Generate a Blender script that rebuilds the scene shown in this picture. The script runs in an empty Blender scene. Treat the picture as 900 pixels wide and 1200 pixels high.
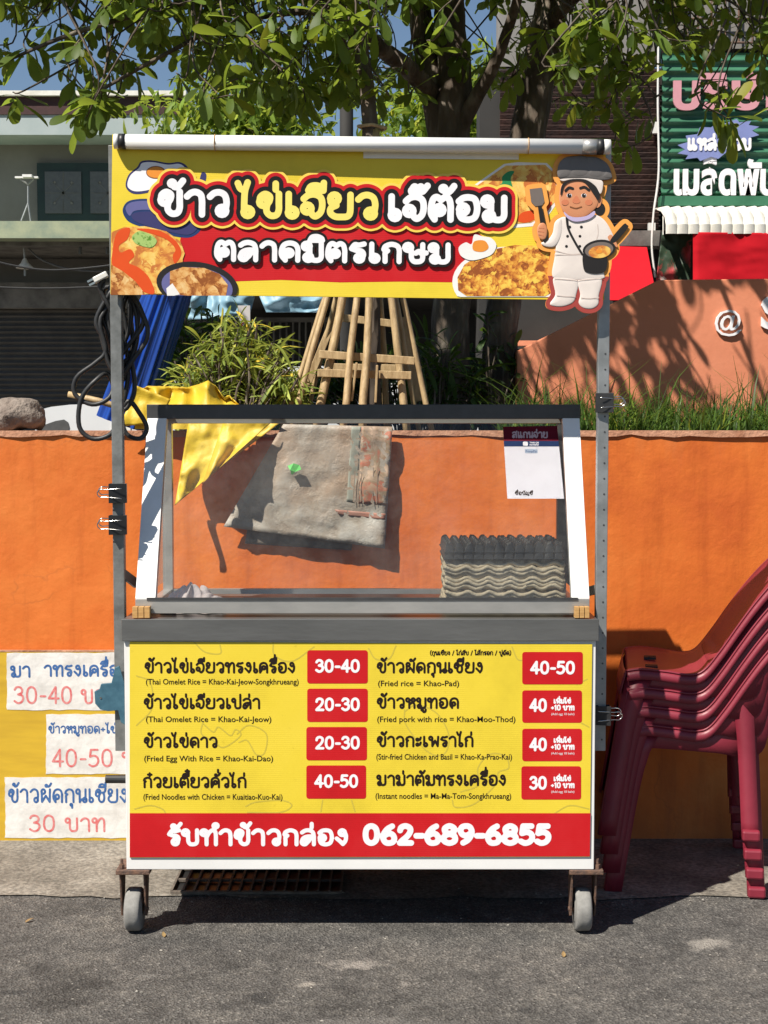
import bpy, bmesh, math, random
import numpy as np
from mathutils import Vector, Matrix, Euler, noise
from mathutils.geometry import tessellate_polygon
random.seed(7); rng = np.random.default_rng(7)
SC = bpy.context.scene
COL = SC.collection
R = math.radians
# ------------------------------------------------------------------ camera, sky, sun, exposure
FPX, PITCH, CY, CZ = 1663.0, R(3.5), -3.6, 1.32
cam_d = bpy.data.cameras.new('camera'); cam = bpy.data.objects.new('camera', cam_d); COL.objects.link(cam)
cam.location = (0, CY, CZ); cam.rotation_euler = (R(90) - PITCH, 0, 0)
cam_d.sensor_fit = 'VERTICAL'; cam_d.sensor_height = 36; cam_d.lens = FPX / 1200 * 36
cam_d.clip_start = .05; cam_d.clip_end = 2000
SC.camera = cam
SUN = Vector((1.03, 1.0, -1.83)).normalized()
wd = bpy.data.worlds.new('World'); SC.world = wd; wd.use_nodes = True
wn, wl = wd.node_tree.nodes, wd.node_tree.links
sky = wn.new('ShaderNodeTexSky'); sky.sky_type = 'NISHITA'; sky.sun_disc = False
sky.sun_elevation = math.asin(-SUN.z); sky.sun_rotation = math.atan2(-SUN.x, -SUN.y)
sky.air_density = 1.0; sky.dust_density = .2; sky.ozone_density = 2.0
wl.new(sky.outputs[0], wn['Background'].inputs[0]); wn['Background'].inputs[1].default_value = .057
sd = bpy.data.lights.new('sun', 'SUN'); sd.energy = 5.0; sd.angle = R(.53); sd.color = (1, .94, .84)
so = bpy.data.objects.new('sun', sd); COL.objects.link(so); so.rotation_euler = SUN.to_track_quat('-Z', 'Y').to_euler()
so.location = (-4, -4, 8)
SC.view_settings.view_transform = 'Standard'; SC.view_settings.look = 'None'
SC.view_settings.exposure = .66; SC.view_settings.gamma = 1
SC.cycles.max_bounces = 8; SC.cycles.transparent_max_bounces = 24; SC.cycles.caustics_reflective = False; SC.cycles.caustics_refractive = False
SC.cycles.use_denoising = True

# ------------------------------------------------------------------ helpers
def P(u, v, Y):
    "photo pixel (900x1200) seen at depth Y -> point of the place"
    dx, dy = (u - 450) / FPX, (600 - v) / FPX
    r = Vector((dx, math.cos(PITCH) + dy * math.sin(PITCH), -math.sin(PITCH) + dy * math.cos(PITCH)))
    t = (Y - CY) / r.y
    return Vector((r.x * t, Y, CZ + r.z * t))
def PG(u, v, Z=0.0):
    dx, dy = (u - 450) / FPX, (600 - v) / FPX
    r = Vector((dx, math.cos(PITCH) + dy * math.sin(PITCH), -math.sin(PITCH) + dy * math.cos(PITCH)))
    t = (Z - CZ) / r.z
    return Vector((r.x * t, CY + r.y * t, Z))
def mpp(Y): return (Y - CY) / FPX      # metres per photo pixel at depth Y

def cr(pts, n=6, closed=False):
    "Catmull-Rom through points of any dimension"
    p = [np.array(q, float) for q in pts]; L = len(p)
    if L < 3 and not closed: return [tuple(q) for q in p]
    out = []
    for i in range(L if closed else L - 1):
        a = p[(i - 1) % L] if (closed or i > 0) else 2 * p[0] - p[1]
        b, c = p[i], p[(i + 1) % L]
        d = p[(i + 2) % L] if (closed or i + 2 < L) else 2 * p[-1] - p[-2]
        for k in range(n):
            t = k / n
            out.append(tuple(.5 * ((2 * b) + (c - a) * t + (2 * a - 5 * b + 4 * c - d) * t * t + (3 * b - a - 3 * c + d) * t ** 3)))
    if not closed: out.append(tuple(p[-1]))
    return out

WORLD = {}          # object name -> world origin
def finish(name, me, mat, parent, org, smooth=False, rot=None):
    me.name = name
    o = bpy.data.objects.new(name, me); COL.objects.link(o)
    if mat is not None: me.materials.append(mat)
    if smooth:
        me.polygons.foreach_set('use_smooth', [True] * len(me.polygons))
    base = WORLD.get(parent.name, Vector()) if parent else Vector()
    if parent: o.parent = parent
    o.location = Vector(org) - base
    WORLD[o.name] = Vector(org)
    return o
class MB:
    def __init__(s): s.v = []; s.f = []
    def add(s, vs, fs):
        n = len(s.v); s.v += [tuple(q) for q in vs]; s.f += [tuple(n + i for i in f) for f in fs]; return s
    def box(s, c, d, rot=None):
        hx, hy, hz = d[0] / 2, d[1] / 2, d[2] / 2
        vs = [Vector((x, y, z)) for x in (-hx, hx) for y in (-hy, hy) for z in (-hz, hz)]
        if rot: vs = [rot @ q for q in vs]
        c = Vector(c)
        return s.add([c + q for q in vs], [(0, 1, 3, 2), (4, 6, 7, 5), (0, 4, 5, 1), (2, 3, 7, 6), (0, 2, 6, 4), (1, 5, 7, 3)])
    def span(s, a, b):
        a, b = Vector(a), Vector(b); return s.box((a + b) / 2, [abs(b[i] - a[i]) for i in range(3)])
    def bar(s, p, q, w, h, up=(0, 0, 1)):
        p, q = Vector(p), Vector(q); z = (q - p).normalized(); up = Vector(up)
        if abs(z.dot(up)) > .98: up = Vector((0, 1, 0))
        x = z.cross(up).normalized(); y = x.cross(z)
        m = Matrix((x, y, z)).transposed()
        return s.box((p + q) / 2, (w, h, (q - p).length), m)
    def tube(s, pts, r, n=8, closed=False, cap=True):
        pts = [Vector(q) for q in pts]; L = len(pts); rs = r if hasattr(r, '__len__') else [r] * L
        base = len(s.v); prev = None
        for i, q in enumerate(pts):
            a = pts[(i - 1) % L] if (closed or i) else q; b = pts[(i + 1) % L] if (closed or i < L - 1) else q
            t = (b - a); t = t.normalized() if t.length > 1e-9 else Vector((0, 0, 1))
            if prev is None:
                x = t.orthogonal().normalized()
            else:
                x = prev - t * prev.dot(t)
                x = x.normalized() if x.length > 1e-6 else t.orthogonal().normalized()
            prev = x; y = t.cross(x)
            for k in range(n):
                an = 2 * math.pi * k / n
                s.v.append(tuple(q + (x * math.cos(an) + y * math.sin(an)) * rs[i]))
        for i in range(L if closed else L - 1):
            j = (i + 1) % L
            for k in range(n):
                k2 = (k + 1) % n
                s.f.append((base + i * n + k, base + i * n + k2, base + j * n + k2, base + j * n + k))
        if cap and not closed:
            s.f.append(tuple(base + k for k in range(n))[::-1]); s.f.append(tuple(base + (L - 1) * n + k for k in range(n)))
        return s
    def lathe(s, prof, c, axis=(0, 0, 1), n=24):
        axis = Vector(axis).normalized(); x = axis.orthogonal().normalized(); y = axis.cross(x); c = Vector(c); base = len(s.v)
        for (r, h) in prof:
            for k in range(n):
                a = 2 * math.pi * k / n
                s.v.append(tuple(c + axis * h + (x * math.cos(a) + y * math.sin(a)) * r))
        for i in range(len(prof) - 1):
            for k in range(n):
                k2 = (k + 1) % n
                s.f.append((base + i * n + k, base + i * n + k2, base + (i + 1) * n + k2, base + (i + 1) * n + k))
        return s
    def prism(s, pts, y0, y1):
        "outline of (x, z) points extruded from depth y0 (front) to y1"
        n = len(pts); tri = tessellate_polygon([[Vector((p[0], p[1], 0)) for p in pts]])
        area = sum(pts[i][0] * pts[(i + 1) % n][1] - pts[(i + 1) % n][0] * pts[i][1] for i in range(n))
        if area < 0: pts = list(pts)[::-1]; tri = tessellate_polygon([[Vector((p[0], p[1], 0)) for p in pts]])
        vs = [(p[0], y0, p[1]) for p in pts] + [(p[0], y1, p[1]) for p in pts]
        fs = []
        for t in tri:
            a, b, c = t
            ar = (pts[b][0] - pts[a][0]) * (pts[c][1] - pts[a][1]) - (pts[c][0] - pts[a][0]) * (pts[b][1] - pts[a][1])
            if ar < 0: a, b, c = a, c, b
            fs.append((a, b, c)); fs.append((n + a, n + c, n + b))
        for i in range(n):
            j = (i + 1) % n; fs.append((i, n + i, n + j, j))
        return s.add(vs, fs)
    def grid(s, fn, nu, nv):
        base = len(s.v)
        for i in range(nu + 1):
            for j in range(nv + 1): s.v.append(tuple(fn(i / nu, j / nv)))
        for i in range(nu):
            for j in range(nv):
                a = base + i * (nv + 1) + j
                s.f.append((a, a + nv + 1, a + nv + 2, a + 1))
        return s
    def build(s, name, mat, parent=None, org=None, smooth=False, bevel=0, solid=0, kind=None):
        if org is None: org = WORLD.get(parent.name, Vector()) if parent else Vector()
        org = Vector(org)
        me = bpy.data.meshes.new(name)
        me.from_pydata([(q[0] - org.x, q[1] - org.y, q[2] - org.z) for q in s.v], [], s.f); me.update()
        o = finish(name, me, mat, parent, org, smooth)
        if solid:
            m = o.modifiers.new('solid', 'SOLIDIFY'); m.thickness = solid; m.offset = 0
        if bevel:
            m = o.modifiers.new('bevel', 'BEVEL'); m.width = bevel; m.segments = 2; m.limit_method = 'ANGLE'; m.angle_limit = R(40)
        if kind: o['kind'] = kind
        return o
def tag(o, label=None, cat=None, group=None, kind=None):
    if label: o['label'] = label
    if cat: o['category'] = cat
    if group: o['group'] = group
    if kind: o['kind'] = kind
    return o
def thing(name, label, cat, loc=(0, 0, 0), group=None):
    o = bpy.data.objects.new(name, None); COL.objects.link(o); o.location = loc; o.empty_display_size = .1
    WORLD[o.name] = Vector(loc)
    return tag(o, label, cat, group)
def copy_tree(o, parent=None):
    c = o.copy(); COL.objects.link(c); c.parent = parent
    for ch in list(o.children): copy_tree(ch, c)
    return c

# ------------------------------------------------------------------ materials
def nodes(name):
    m = bpy.data.materials.new(name); m.use_nodes = True
    nt = m.node_tree; b = nt.nodes['Principled BSDF']
    return m, nt, nt.nodes, nt.links, b
def N(ns, t, **k):
    n = ns.new('ShaderNode' + t)
    for a, b in k.items():
        if a in n.inputs.keys(): n.inputs[a].default_value = b
        else: setattr(n, a, b)
    return n
def coords(ns, ls, mode='Object', scale=(1, 1, 1)):
    tc = ns.new('ShaderNodeTexCoord'); mp = ns.new('ShaderNodeMapping'); mp.inputs['Scale'].default_value = scale
    ls.new(tc.outputs[mode], mp.inputs[0]); return mp.outputs[0]
def ramp(ns, ls, src, stops):
    r = ns.new('ShaderNodeValToRGB'); e = r.color_ramp.elements
    while len(e) < len(stops): e.new(.5)
    for i, (p, c) in enumerate(stops):
        e[i].position = p; e[i].color = (*c, 1) if len(c) == 3 else c
    ls.new(src, r.inputs[0]); return r
def mixc(ns, ls, fac, a, b, mode='MIX'):
    m = ns.new('ShaderNodeMix'); m.data_type = 'RGBA'; m.blend_type = mode
    for s, i in ((fac, 0), (a, 6), (b, 7)):
        if hasattr(s, 'default_value') or hasattr(s, 'is_linked'): ls.new(s, m.inputs[i])
        elif i == 0: m.inputs[0].default_value = s
        else: m.inputs[i].default_value = (*s, 1)
    return m.outputs[2]
def mat(name, c, c2=None, scale=8., rough=.55, metal=0., spec=.5, bump=0., bscale=60., stretch=(1, 1, 1), lo=.35, hi=.65, detail=6):
    m, nt, ns, ls, b = nodes(name)
    b.inputs['Roughness'].default_value = rough; b.inputs['Metallic'].default_value = metal
    b.inputs['Specular IOR Level'].default_value = spec
    if c2 is None: c2 = tuple(x * .86 for x in c)
    co = coords(ns, ls, 'Object', stretch)
    nz = N(ns, 'TexNoise', Scale=scale, Detail=detail, Roughness=.6); ls.new(co, nz.inputs['Vector'])
    rp = ramp(ns, ls, nz.outputs['Fac'], [(lo, c2), (hi, c)]); ls.new(rp.outputs[0], b.inputs['Base Color'])
    if bump:
        n2 = N(ns, 'TexNoise', Scale=bscale, Detail=5); ls.new(co, n2.inputs['Vector'])
        bp = N(ns, 'Bump', Strength=bump, Distance=.01); ls.new(n2.outputs['Fac'], bp.inputs['Height']); ls.new(bp.outputs[0], b.inputs['Normal'])
    return m
def flatmat(name, c, rough=.5, spec=.18):
    return mat(name, c, tuple(x * .93 for x in c), 14, rough, spec=spec)
def printmat(name, c):
    m, nt, ns, ls, b = nodes(name); b.inputs['Roughness'].default_value = .48; b.inputs['Specular IOR Level'].default_value = .2
    co = coords(ns, ls); a = N(ns, 'TexNoise', Scale=3.5, Detail=7., Roughness=.65); ls.new(co, a.inputs['Vector'])
    r = ramp(ns, ls, a.outputs[0], [(.28, tuple(x * .84 for x in c)), (.5, c), (.75, tuple(min(1, x * 1.03 + .012) for x in c))])
    g = N(ns, 'TexNoise', Scale=60., Detail=3.); ls.new(co, g.inputs['Vector']); gr = ramp(ns, ls, g.outputs[0], [(.7, (0, 0, 0)), (.78, (.3, .3, .3))])
    ls.new(mixc(ns, ls, gr.outputs[0], r.outputs[0], tuple(x * .6 for x in c)), b.inputs['Base Color'])
    w = N(ns, 'TexWave', Scale=62.); w.bands_direction = 'Z'; ls.new(co, w.inputs['Vector'])
    bg = N(ns, 'TexNoise', Scale=5., Detail=2.); ls.new(co, bg.inputs['Vector']); ad = N(ns, 'Math', operation='MULTIPLY_ADD'); ls.new(bg.outputs[0], ad.inputs[0]); ad.inputs[1].default_value = 14.; ls.new(w.outputs[1], ad.inputs[2])
    bp = N(ns, 'Bump', Strength=.045, Distance=.002); ls.new(ad.outputs[0], bp.inputs['Height']); ls.new(bp.outputs[0], b.inputs['Normal'])
    return m
MT = {}
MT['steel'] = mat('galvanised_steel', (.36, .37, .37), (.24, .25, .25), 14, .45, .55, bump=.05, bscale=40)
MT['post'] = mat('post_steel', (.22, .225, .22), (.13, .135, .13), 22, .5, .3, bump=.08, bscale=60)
MT['alu_grey'] = mat('brushed_grey_metal', (.19, .19, .185), (.13, .13, .127), 9, .36, .5, bump=.05, bscale=120, stretch=(.2, 1, 1))
MT['dark_alu'] = mat('charcoal_powder_coat', (.055, .055, .057), (.042, .042, .044), 30, .42)
MT['alu_light'] = mat('anodised_aluminium', (.55, .53, .5), (.42, .41, .39), 18, .32, .6, stretch=(.3, 1, 1))
MT['white_alu'] = mat('white_frame_paint', (.8, .8, .79), (.74, .74, .72), 20, .4)
MT['white_panel'] = mat('white_laminate', (.78, .77, .75), (.72, .71, .69), 6, .35)
MT['black_plastic'] = mat('black_plastic', (.012, .012, .013), (.02, .02, .021), 30, .45)
MT['black_rubber'] = mat('cable_rubber', (.014, .014, .015), (.022, .022, .022), 40, .5)
MT['white_plastic'] = mat('white_plastic', (.75, .74, .71), (.66, .65, .62), 20, .4)
MT['chrome'] = mat('plated_wire', (.62, .6, .56), (.5, .48, .45), 30, .22, 1.)
MT['rust'] = mat('rusty_steel', (.2, .11, .07), (.09, .06, .05), 60, .8, .2, bump=.3, bscale=150)
MT['wheel'] = mat('worn_grey_rubber', (.27, .262, .245), (.19, .184, .172), 40, .85, bump=.08, bscale=200)
MT['wood'] = mat('pale_wood', (.58, .34, .12), (.4, .21, .07), 30, .6, stretch=(1, 1, 6))
MT['bamboo'] = mat('dry_bamboo', (.5, .36, .19), (.3, .2, .095), 14, .55, stretch=(5, 5, 1), bump=.15, bscale=60)
MT['yellow'] = printmat('yellow_print', (.74, .56, .045)); MT['red'] = printmat('red_print', (.52, .012, .016))
MT['dkred'] = flatmat('dark_red_print', (.22, .012, .03)); MT['white'] = flatmat('white_print', (.84, .82, .84))
MT['black'] = flatmat('black_print', (.012, .011, .011)); MT['lemon'] = flatmat('lemon_print', (.83, .7, .16))
MT['gold'] = flatmat('golden_print', (.86, .6, .1)); MT['navy'] = flatmat('navy_print', (.02, .045, .14))
MT['indigo'] = flatmat('indigo_print', (.045, .045, .14)); MT['indigo2'] = flatmat('indigo_light_print', (.13, .13, .3))
MT['olive_line'] = flatmat('faint_doodle_print', (.56, .44, .06)); MT['orange_p'] = flatmat('orange_print', (.85, .36, .08))
MT['egg_white'] = flatmat('egg_white_print', (.8, .78, .75)); MT['yolk'] = flatmat('yolk_print', (.75, .27, .04)); MT['brown_p'] = flatmat('brown_print', (.24, .09, .035))
MT['skin'] = mat('skin_print', (.62, .27, .13), (.58, .22, .1), 14, .5); MT['skin2'] = flatmat('cheek_print', (.6, .2, .1))
MT['coat'] = mat('cook_coat_print', (.74, .66, .6), (.68, .6, .55), 16, .5); MT['coat2'] = flatmat('coat_fold_print', (.58, .48, .43))
MT['hat'] = mat('shaded_hat_print', (.15, .135, .13), (.12, .11, .105), 12, .5); MT['lilac'] = flatmat('mask_print', (.5, .42, .62)); MT['pan'] = flatmat('pan_print', (.022, .02, .02)); MT['grey_p'] = flatmat('grey_print', (.17, .14, .125))  # hat grey is lowered to carry the lamp tube's shadow across it
MT['leaf_print'] = flatmat('leaf_print', (.03, .25, .09)); MT['badge'] = flatmat('periwinkle_board', (.22, .26, .52)); MT['pinkletter'] = flatmat('pink_letters', (.62, .3, .34))
MT['ink_blue'] = mat('blue_marker', (.015, .08, .26), (.06, .15, .36), 70, .6); MT['ink_red'] = mat('red_marker', (.6, .1, .1), (.66, .28, .27), 70, .6)
MT['paper'] = mat('taped_paper', (.74, .72, .69), (.55, .53, .5), 10, .4, bump=.25, bscale=30, lo=.3, hi=.55)
MT['card'] = mat('glossy_card', (.8, .8, .84), (.76, .76, .8), 10, .25)
MT['soil'] = mat('planter_soil', (.06, .045, .03), (.03, .022, .015), 12, .95, bump=.8, bscale=30)
MT['brown_slat'] = mat('brown_slats', (.085, .04, .03), (.03, .02, .018), 6, .8, bump=.4, bscale=30)
MT['dark_int'] = mat('dark_shop_interior', (.03, .028, .026), (.018, .017, .016), 3, .8)  # near-black colour stands in for the unlit depth of the shops
MT['grey_wall'] = mat('grey_render_wall', (.24, .228, .215), (.18, .168, .157), 1.2, .85)
MT['pale_green'] = mat('pale_green_ledge', (.34, .37, .24), (.22, .27, .2), 5, .8, bump=.2, bscale=20)
MT['mint'] = mat('mint_fascia', (.36, .41, .41), (.28, .34, .34), 1.5, .8)
MT['maroon_roof'] = mat('maroon_roof_edge', (.06, .022, .022), (.035, .015, .015), 8, .8)
MT['green_frame'] = mat('dark_green_paint', (.008, .03, .025), (.006, .022, .02), 8, .5)
MT['pane'] = mat('frosted_pane', (.1, .1, .1), (.075, .075, .075), 20, .3)
MT['shutter'] = mat('grey_shutter', (.12, .115, .11), (.09, .087, .085), 5, .55, .2)
MT['conc_grey'] = mat('weathered_concrete', (.2, .19, .175), (.09, .085, .08), 4, .9, bump=.3, bscale=30)
MT['green_sheet'] = mat('green_corrugated_sheet', (.045, .17, .095), (.03, .12, .065), 3, .45)
MT['white_sheet'] = mat('white_awning_sheet', (.74, .72, .66), (.6, .57, .5), 8, .5)
MT['red_cloth'] = mat('red_banner_cloth', (.46, .01, .018), (.4, .009, .016), 4, .8, spec=.06, bump=.1, bscale=8)
MT['red_canopy'] = mat('bright_red_canopy', (.5, .012, .02), (.44, .01, .018), 4, .75, spec=.08)
MT['ramp_wall'] = mat('salmon_wall_paint', (.68, .24, .13), (.6, .2, .1), 2.5, .8, bump=.12, bscale=40)
MT['blue_cloth'] = mat('blue_parasol_cloth', (.012, .06, .32), (.008, .04, .24), 6, .3)
MT['sky_tarp'] = mat('pale_blue_tarp', (.24, .4, .5), (.18, .32, .42), 4, .5)
MT['car'] = mat('white_car_paint', (.66, .67, .69), (.62, .63, .65), 2, .2); MT['car_glass'] = mat('car_glass', (.03, .035, .04), (.025, .03, .035), 2, .08)
MT['maroon'] = mat('maroon_plastic', (.23, .022, .04), (.17, .014, .027), 5, .45, bump=.04, bscale=120)
MT['grate'] = mat('rusty_grate', (.15, .125, .1), (.08, .065, .055), 40, .85, bump=.2, bscale=120)
MT['clamp_blue'] = mat('blue_grey_clamp', (.07, .17, .23), (.04, .11, .16), 40, .5, .3)
MT['dark_print'] = flatmat('dark_text_print', (.02, .012, .009)); MT['pipe'] = mat('black_pipe', (.02, .02, .02), (.03, .03, .03), 30, .4)
MT['no_entry'] = flatmat('grey_notice_board', (.55, .52, .52))

def m_leaf(name, c, c2, tr=(.25, .33, .04), trf=.4, scale=3.):
    m, nt, ns, ls, b = nodes(name)
    geo = ns.new('ShaderNodeNewGeometry'); oi = ns.new('ShaderNodeObjectInfo')
    ad = N(ns, 'Math', operation='ADD'); ls.new(geo.outputs['Random Per Island'], ad.inputs[0]); ls.new(oi.outputs['Random'], ad.inputs[1])
    fr = N(ns, 'Math', operation='FRACT'); ls.new(ad.outputs[0], fr.inputs[0])
    rp = ramp(ns, ls, fr.outputs[0], [(0, c2), (.6, c), (.9, tuple(min(1, x * 1.5) for x in c)), (1, (c[0] * 3.2, c[1] * 1.9, c[2]))])
    ls.new(rp.outputs[0], b.inputs['Base Color']); b.inputs['Roughness'].default_value = .5; b.inputs['Specular IOR Level'].default_value = .28
    t = ns.new('ShaderNodeBsdfTranslucent'); t.inputs[0].default_value = (*tr, 1)
    mx = ns.new('ShaderNodeMixShader'); mx.inputs[0].default_value = trf
    ls.new(b.outputs[0], mx.inputs[1]); ls.new(t.outputs[0], mx.inputs[2]); ls.new(mx.outputs[0], ns['Material Output'].inputs[0])
    return m
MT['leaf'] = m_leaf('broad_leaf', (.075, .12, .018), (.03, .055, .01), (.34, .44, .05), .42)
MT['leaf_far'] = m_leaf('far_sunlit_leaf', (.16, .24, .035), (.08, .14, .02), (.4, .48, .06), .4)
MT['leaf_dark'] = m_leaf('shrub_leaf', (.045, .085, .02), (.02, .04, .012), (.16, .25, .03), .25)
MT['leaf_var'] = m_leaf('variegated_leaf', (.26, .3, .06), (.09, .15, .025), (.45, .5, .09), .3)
MT['grass'] = m_leaf('grass_blade', (.06, .11, .018), (.022, .045, .01), (.22, .34, .05), .3)
def m_bark():
    m, nt, ns, ls, b = nodes('tree_bark'); b.inputs['Roughness'].default_value = .9
    co = coords(ns, ls, 'Object', (1, 1, .35))
    a = N(ns, 'TexNoise', Scale=14., Detail=8.); ls.new(co, a.inputs['Vector'])
    r = ramp(ns, ls, a.outputs[0], [(.3, (.035, .026, .02)), (.55, (.1, .075, .055)), (.72, (.22, .19, .15))]); ls.new(r.outputs[0], b.inputs['Base Color'])
    v = N(ns, 'TexVoronoi', Scale=45.); ls.new(co, v.inputs['Vector'])
    bp = N(ns, 'Bump', Strength=.7, Distance=.015); ls.new(v.outputs[0], bp.inputs['Height']); ls.new(bp.outputs[0], b.inputs['Normal'])
    return m
MT['bark'] = m_bark()
def m_asphalt():
    m, nt, ns, ls, b = nodes('worn_asphalt'); b.inputs['Roughness'].default_value = .88; b.inputs['Specular IOR Level'].default_value = .3
    co = coords(ns, ls)
    v = N(ns, 'TexVoronoi', Scale=170.); ls.new(co, v.inputs['Vector'])
    sp = ramp(ns, ls, v.outputs['Color'], [(.0, (.046, .044, .041)), (.45, (.084, .08, .075)), (.8, (.12, .114, .106)), (1, (.22, .208, .19))])
    a = N(ns, 'TexNoise', Scale=3.2, Detail=8., Roughness=.65); ls.new(co, a.inputs['Vector'])
    big = ramp(ns, ls, a.outputs[0], [(.28, (.55, .55, .55)), (.5, (1, 1, 1)), (.7, (1.38, 1.35, 1.3))])
    c = mixc(ns, ls, 1., sp.outputs[0], big.outputs[0], 'MULTIPLY')
    md = N(ns, 'TexNoise', Scale=17., Detail=9., Roughness=.72); ls.new(co, md.inputs['Vector']); mdr = ramp(ns, ls, md.outputs[0], [(.3, (.6, .6, .6)), (.5, (1, 1, 1)), (.7, (1.4, 1.37, 1.32))])
    c = mixc(ns, ls, 1., c, mdr.outputs[0], 'MULTIPLY')
    st = N(ns, 'TexNoise', Scale=1.7, Detail=3.); st.inputs['Distortion'].default_value = .6; ls.new(co, st.inputs['Vector'])
    sr = ramp(ns, ls, st.outputs[0], [(.28, (.45, .45, .45)), (.36, (1, 1, 1))])
    c = mixc(ns, ls, 1., c, sr.outputs[0], 'MULTIPLY')
    dn = N(ns, 'TexNoise', Scale=26., Detail=6., Roughness=.7); ls.new(co, dn.inputs['Vector'])
    dr = ramp(ns, ls, dn.outputs[0], [(.63, (0, 0, 0)), (.72, (.6, .6, .6))])
    c = mixc(ns, ls, dr.outputs[0], c, (.25, .235, .21))
    wob = N(ns, 'TexNoise', Scale=14., Detail=5., Roughness=.7); ls.new(co, wob.inputs['Vector'])
    for (u_, v_, rx, ry, col, k) in ((825, 1106, .10, .07, (.36, .33, .29), .55), (415, 1131, .1, .05, (.33, .3, .27), .55), (362, 1153, .035, .03, (.34, .31, .27), .7), (476, 1153, .03, .03, (.32, .29, .26), .6), (312, 1170, .07, .06, (.03, .03, .03), .75), (262, 1180, .05, .04, (.035, .035, .035), .6), (15, 1163, .06, .025, (.03, .03, .03), .6), (615, 1184, .03, .02, (.03, .03, .03), .6), (120, 1062, .09, .03, (.035, .035, .035), .5), (180, 1144, .08, .03, (.2, .19, .175), .5), (430, 1200, .3, .05, (.16, .15, .14), .4)):
        p = PG(u_, v_); mp = ns.new('ShaderNodeMapping'); mp.inputs['Location'].default_value = (-p.x / rx, -p.y / ry, 0); mp.inputs['Scale'].default_value = (1 / rx, 1 / ry, 1); ls.new(co, mp.inputs[0])
        ln = N(ns, 'VectorMath', operation='LENGTH'); ls.new(mp.outputs[0], ln.inputs[0])
        am = N(ns, 'Math', operation='MULTIPLY_ADD'); ls.new(wob.outputs[0], am.inputs[0]); am.inputs[1].default_value = 2.6; ls.new(ln.outputs['Value'], am.inputs[2])
        rr = ramp(ns, ls, am.outputs[0], [(.0, (k, k, k)), (1.0, (0, 0, 0))]); rr.color_ramp.elements[0].position = .55
        mr = N(ns, 'MapRange'); ls.new(am.outputs[0], mr.inputs[0]); mr.inputs[1].default_value = 1.55; mr.inputs[2].default_value = 2.0; mr.inputs[3].default_value = k; mr.inputs[4].default_value = 0
        c = mixc(ns, ls, mr.outputs[0], c, col)
    ls.new(c, b.inputs['Base Color'])
    n2 = N(ns, 'TexNoise', Scale=120., Detail=6.); ls.new(co, n2.inputs['Vector'])
    hs = N(ns, 'Math', operation='ADD'); ls.new(v.outputs['Distance'], hs.inputs[0]); ls.new(n2.outputs[0], hs.inputs[1])
    bp = N(ns, 'Bump', Strength=.75, Distance=.006); ls.new(hs.outputs[0], bp.inputs['Height']); ls.new(bp.outputs[0], b.inputs['Normal'])
    return m
MT['asphalt'] = m_asphalt()
def m_concrete():
    m, nt, ns, ls, b = nodes('gutter_concrete'); b.inputs['Roughness'].default_value = .9
    co = coords(ns, ls)
    a = N(ns, 'TexNoise', Scale=5., Detail=10., Roughness=.7); ls.new(co, a.inputs['Vector'])
    r = ramp(ns, ls, a.outputs[0], [(.28, (.09, .08, .066)), (.5, (.19, .17, .142)), (.7, (.3, .275, .235))])
    v = N(ns, 'TexNoise', Scale=90., Detail=4.); ls.new(co, v.inputs['Vector'])
    r2 = ramp(ns, ls, v.outputs[0], [(.35, (.6, .6, .6)), (.65, (1.2, 1.2, 1.2))])
    ls.new(mixc(ns, ls, 1., r.outputs[0], r2.outputs[0], 'MULTIPLY'), b.inputs['Base Color'])
    bp = N(ns, 'Bump', Strength=.6, Distance=.008); ls.new(v.outputs[0], bp.inputs['Height']); ls.new(bp.outputs[0], b.inputs['Normal'])
    return m
MT['concrete'] = m_concrete()
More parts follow.
